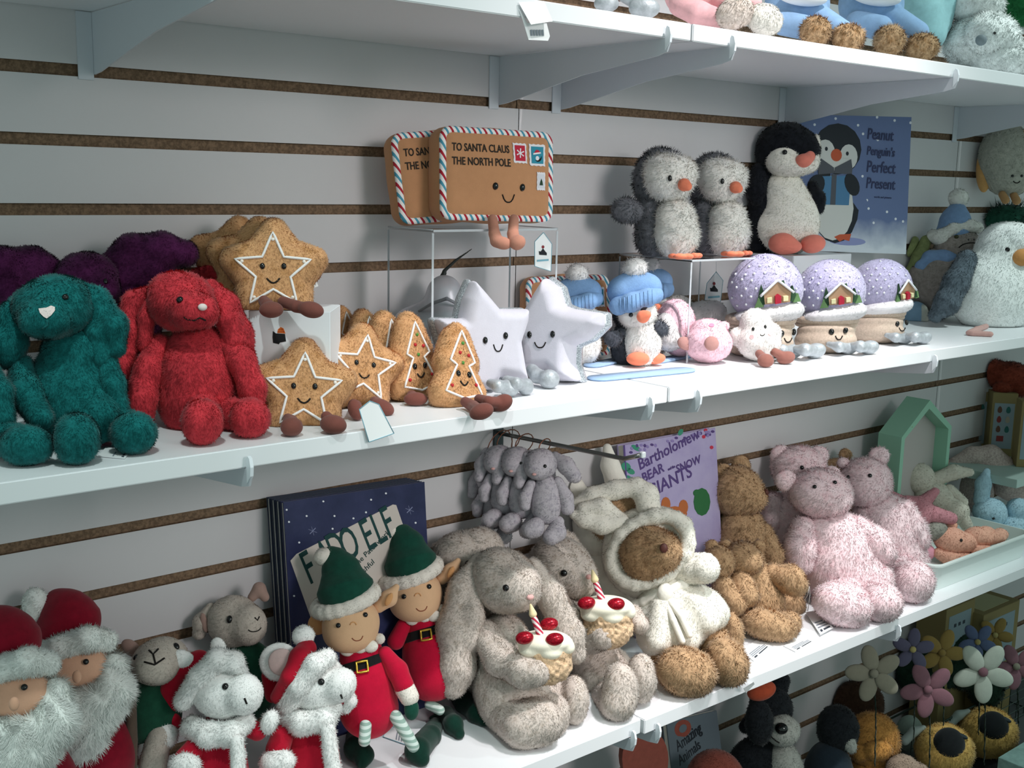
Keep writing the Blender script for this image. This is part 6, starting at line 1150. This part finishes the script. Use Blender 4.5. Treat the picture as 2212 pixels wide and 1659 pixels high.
def pjbear(label,u,y,pts): 
    top('bear_in_pyjamas',label,u,y,[('pyjamas',[(pts[0]-40,10,1.6,70,66,50),[(pts[0]-70,50,-1,26),(pts[0]-20,60,-3,26)],[(pts[0]-10,30,0,30),(pts[0]+60,70,-2.6,24)]],BPJ,None),('bib',[(pts[0]-30,-8,-3,56,20,20,8)],plain('white_bib','eef2f6',.8),None),('foot',[(pts[0],pts[1],-6,34,33,26)],FHB,(9,1,2.2,.4)),('foot ',[(pts[0]+70,pts[1]+14,-5,36,30,26)],FHB,(9,1,2.2,.4)),('head',[(pts[0]+5,-50,0,44,46,40)],FHB,(8,))],'bears in blue pyjamas')
pjbear('brown bear in blue pyjamas on the top shelf, beside the grey rabbit soles',1770,-.21,(1762,68)); pjbear('brown bear in blue pyjamas on the top shelf, beside the aqua skirt',1925,-.21,(1922,88))
top('aqua_dress_plush','plush in an aqua dress between the pyjama bear and the polar teddy',2010,-.16,[('dress',[[(1960,-20,1,50),(1990,30,0,50),(2000,70,0,44)],[(2030,-10,0,40),(2025,50,0,30)]],AQ,None)])
t,o=top('polar_teddy','fluffy white polar teddy with a grey nose at the right end of the top shelf',2130,-.22,[('body',[(2120,90,0,76,60,70),(2170,130,-2,70,40,50)],FWW,(12,.8,2.6,.25)),('head',[(2130,75,-4,48,44,44),(2175,90,-4,30,30,30)],FWW,(10,.8,2.6,.25)),('crown',[(2110,10,-1,56,40,50)],FWW,(12,.8,2.6,.25))]); t.bead('eye',2146,72,3,o['head'],BLK,sink=-2); t.bead('nose',2121,84,12,o['head'],plain('nose_slate','7c868c',.6),sink=-.6)
top('green_fluffy_plush','bright green fluffy plush behind the polar teddy at the top right corner',2200,-.10,[('body',[(2215,0,0,46,50,40)],fur('emerald_fluff','2f7a48',.4,60),(16,1,2.4,.4))])
# ================= BELOW =================
ZB=.30; o=box('base_deck',(.9,-.50,.26),(3.6,-.0008,ZB),plain('dark_deck','4a4f50',.6)); tag(o,'low display deck under the shelves, mostly out of frame','shelf')
def low(kind,label,u,y,parts,grp=None,zz=ZB):
    t=Toy(kind,label,'soft toy',u,y,zz,grp); o={}
    for nm,pr,m_,fu,*cl in parts:
        P=[]
        for q in pr: P+=t.c(q) if isinstance(q,list) else t.e(*q)
        o[nm]=t.part(nm.strip(),P,m_,8,fu,clip=not cl)
    return t,o
FDN=fur('midnight','26292d',.3,90); FGY=fur('muzzle_grey','b9b9b2',.15,100); ORG=fur('amber_plush','c98f4e',.3,80); BEEY=fur('bee_yellow','d8b066',.25,90); BKV=felt('black_velvet','1f2224',.2); RUST=felt('rust_red','8c4a3e',.15)
t,o=low('dark_dog_plush','black dog plush with a pale muzzle under the shelf joint on the right',1690,-.16,[('head',[(1665,1530,0,46,52,46)],FDN,(5,)),('muzzle',[(1690,1578,-4,38,34,36)],FGY,(4,)),('ear',[[(1680,1500,.4,18),(1686,1470,.6,20)]],FDN,(5,)),('ear ',[[(1635,1540,1,16),(1610,1570,1,14)]],FDN,(5,)),('chest',[(1690,1670,0,44,70,50)],FGY,(5,)),('body',[(1640,1700,1.4,80,110,60)],FDN,(5,))]); t.bead('nose',1688,1574,14,o['muzzle'],BLK,sink=.4,sy=.9); t.line('stitched_mouth',[(1665,1590),(1678,1601),(1684,1604)],1.6,o['muzzle'],BLK2)
low('rust_round_plush','rust coloured round plush peeking up in front of the animal book',1545,-.20,[('body',[(1545,1690,0,64,70,60)],RUST,(3,.8))])
low('navy_badger_plush','dark navy plush with a white ear tuft left of the amber lion',1800,-.17,[('head',[(1810,1575,0,44,52,44)],FDN,(5,)),('tuft',[(1836,1608,-3,14,20,10,-20)],FGY,(5,)),('body',[(1790,1680,-1,54,80,56)],felt('navy_velour','26303a',.2),None)])
low('amber_lion_plush','amber fluffy plush with folded face between the navy plush and the bees',1890,-.17,[('head',[(1885,1600,0,58,62,50)],ORG,(6,)),('muzzle',[(1895,1620,-4,32,24,24),(1858,1625,-3,18,20,18)],ORG,(5,)),('body',[(1890,1710,0,70,80,60)],ORG,(6,))])
def bee(label,u,y,dx,dy,k):
    X=lambda a,b:((a-2040)*k+2040+dx,(b-1610)*k+1610+dy); e=lambda a,b,d,*r:(*X(a,b),d,*[x*k for x in r[:3]],*r[3:])
    t,o=low('bee_plush',label,u,y,[('body',[e(2040,1620,0,62,56,56)],BEEY,(6,)),('eye_patch',[e(2050,1608,-3.4,34,36,26)],BKV,None),('antenna',[e(2076,1590,-4,16,6,6,20)],plain('patent_black','2a3136',.15),None,1),('lower_body',[e(2060,1690,.4,64,40,54)],BKV,None),('wing',[[(*X(1955,1600),1,10*k),(*X(1975,1580),1,9*k),(*X(1995,1572),1,6*k)]],plain('wing_silver','a9b4b0',.4),None,1)],'bee plushes'); return t
bee('bee plush with black eye patch nearest the amber plush',2040,-.22,0,0,1); bee('bee plush at the right beside the teal cloth',2120,-.19,95,-36,.98)
low('cream_wing_plush','pale round winged plush behind the left bee',1965,-.10,[('body',[(1965,1585,0,30,40,24)],felt('pale_wing','93a39a',.15),None)])
low('taupe_small_plush','small taupe plush at the bottom edge below the amber plush',1950,-.24,[('head',[(1950,1665,0,36,34,32),(1985,1670,-.6,22,22,20)],fur('taupe_small','a08c7c',.2,100),(4,))])
low('brown_hound_plush','dark brown plush in shade behind the amber one, below the flowers',1860,-.06,[('body',[(1850,1520,0,60,50,30)],fur('dark_brown','4a352a',.3,80),(5,))],zz=ZB)
low('orange_hat_plush','plush with a bright orange hat under the shelf front, left of the black dog',1640,-.18,[('hat',[(1645,1492,0,32,20,24,-20)],felt('hat_orange','c2563a',.2),None),('body',[(1640,1560,1,30,50,30)],FDN,(5,))])
# flowers
def flower(label,u,v,y,R,m,cm,rot=0,n=5,tilt=0):
    t=Toy('fabric_flower',label,'soft toy',u,y,ZB,'fabric flowers'); P=onY(u,v,y); t.t=dep(P); 
    for i in range(n):
        a=math.radians(rot)+2*math.pi*i/n; c_,s_=math.cos(a),math.sin(a); t.part('petal',t.e(u+c_*R*.56,v+s_*R*.56,-.2+.3*math.sin(i*2.3),R*.47,R*.30,R*.13,math.degrees(a)),m,2,None,clip=False)
    t.part('flower_centre',t.e(u,v,-.9,R*.16,R*.16,R*.12),cm,2,None,clip=False)
    t.part('stem',t.c([(u,v,.8,2.2),(u+4,v+90,.8,2.2),(u+2,v+200,1,2.2)]),felt('stem_green','1c2c24',.2),1,None)
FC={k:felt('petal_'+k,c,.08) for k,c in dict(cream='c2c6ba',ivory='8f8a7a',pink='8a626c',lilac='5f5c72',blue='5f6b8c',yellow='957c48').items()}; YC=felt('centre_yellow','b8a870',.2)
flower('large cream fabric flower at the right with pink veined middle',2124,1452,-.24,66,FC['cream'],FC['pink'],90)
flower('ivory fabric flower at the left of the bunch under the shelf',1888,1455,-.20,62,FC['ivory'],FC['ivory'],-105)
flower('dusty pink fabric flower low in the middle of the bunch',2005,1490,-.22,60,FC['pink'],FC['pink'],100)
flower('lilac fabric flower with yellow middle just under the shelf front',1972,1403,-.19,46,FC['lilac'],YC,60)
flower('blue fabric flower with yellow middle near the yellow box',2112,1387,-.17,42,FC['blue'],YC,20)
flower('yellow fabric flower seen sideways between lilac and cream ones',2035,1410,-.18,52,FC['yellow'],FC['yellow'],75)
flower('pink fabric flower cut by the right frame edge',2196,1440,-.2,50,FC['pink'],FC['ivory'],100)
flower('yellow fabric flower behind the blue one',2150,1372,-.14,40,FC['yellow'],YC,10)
# dark leafy mass, basket, boxes, books
t,o=low('leafy_plush','dark green leafy plush mass behind the fabric flowers',2030,-.09,[('leaves',[(2000,1440,0,70,70,30),(2085,1430,0,60,60,26),(2060,1400,0,60,30,30),(2130,1480,0,40,50,24)],fur('deep_green','24392e',.3,40),(8,.6,3,.5))])
WIRE=plain('wire_grey','3f4f49',.4,metal=.6)
def basket():
    a=onY(1975,1535,-.13); b=onY(2230,1508,-.13); z1=(a[2]+b[2])/2; x0,x1=a[0],b[0]; O=Vector(((x0+x1)/2,-.09,ZB)); e=empty('wire_basket',O,'dark wire basket behind the bee plushes holding the fabric flowers','basket')
    R=[(x0,-.13,z1),(x1,-.13,z1),(x1,-.05,z1),(x0,-.05,z1)]; tube('top_rim',R,.0022,WIRE,e,6,True,O); tube('bottom_rim',[(x,y,ZB+.003) for x,y,_ in R],.002,WIRE,e,6,True,O)
    bm=bmesh.new(); n=14
    for i in range(n+1): x=x0+(x1-x0)*i/n; tubebm(bm,[(x,-.13,ZB+.003),(x,-.13,z1)],.0011,5)
    for k in range(1,4): z=ZB+(z1-ZB)*k/4; tubebm(bm,[(x0,-.13,z),(x1,-.13,z)],.001,5)
    bmo('wire_mesh',bm,WIRE,e,off=O)
basket()
def lowbox(label,u0,u1,v,y,h,d,z=ZB):
    a=onY(u0,v,y); b=onY(u1,v,y); x0,x1=a[0],b[0]; z1=a[2]; e=empty('gift_box',((x0+x1)/2,y,z),label,'box','yellow gift boxes below'); O=e.location
    b_=box('box_body',(x0,y,z),(x1,y+d,z1),YB,e,.0008,O); box('front_panel',(x0+(x1-x0)*.12,y-.0006,z1-.14),(x1-(x1-x0)*.12,y,z1-.02),PB,b_,0,O); box('lid_panel',(x0+(x1-x0)*.15,y+d*.15,z1),(x1-(x1-x0)*.15,y+d*.8,z1+.0006),plain('lid_cream','b8b48c',.6),b_,0,O)
    for i in range(3): box('print_mark',(x0+(x1-x0)*(.3+.15*i),y-.001,z1-.05),(x0+(x1-x0)*(.38+.15*i),y-.0005,z1-.042),INK,b_,0,O)
lowbox('yellow gift box with a printed lid at the right, above the fabric flowers',2125,2200,1330,-.115,.2,.09)
lowbox('yellow gift box left of the other, in the shade under the shelf front',2045,2105,1318,-.09,.2,.07)
# animal book under the joint
P=[onY(1440,1560,-.05),onY(1548,1535,-.05)]; P=P+[np.array([P[1][0],-.09,.42]),np.array([P[0][0],-.09,.42])]
e,c,art,word,mp=book3('picture_book','grey blue animal picture book standing under the lower shelf joint',P,.012,plain('slate_cover','5d6870',.6)); inv2=inv
art('red_disc',[inv(*q) for q in ell(1474,1568,16,22,16,30)],RUST,.0005); art('disc_hole',[inv(*q) for q in ell(1474,1568,7,11,12,30)],MATS['slate_cover'],.0008)
for s_,u,v,sz in (('Amazing',1463,1622,.15),('Animals',1468,1652,.14)): word('title_word',s_,*inv(u,v),sz,Pk,rot=14,lift=.0006,bold=.001,sx=.7)
tag(box('base_riser',(1.2,-.115,ZB),(1.75,-.02,.4195),plain('dark_deck','4a4f50',.6)),'dark riser block behind the round plushes, below the lower shelf','display riser')
P=[onY(1352,1600,-.06),onY(1440,1568,-.06)]; 
o=prism('round_sign',[onY(*q,-.13) for q in ell(1394,1640,50,68,28)],(-.3,-1,0),.012,RUST); tag(o,'rust red round picture cushion under the lower shelf joint','cushion')
zz=min(v.co.z for v in o.data.vertices)+o.location.z; xx=sum(v.co.x for v in o.data.vertices)/len(o.data.vertices)
tag(box('cushion_stand',(xx-.05,-.17,ZB+.0003),(xx+.05,-.125,zz+.0004),plain('dark_deck','4a4f50',.6)),'dark block stand beneath the rust round cushion','display riser')
tag(tube('upright_post',[(1.07,-.012,0),(1.07,-.012,.60),(1.07,-.012,.76)],.011,plain('post_steel','4f5b62',.4,metal=.5)),'dark steel upright post under the lower shelf','post')
o=box('teal_cloth_box',(2.14,-.42,ZB),(2.5,-.30,.415),mat('teal_gauze','8fb0aa',rough=.9,noise=.3,nscale=40,bump=.4,bscale=60)); tag(o,'pale teal cloth covered box at the bottom right corner','box')
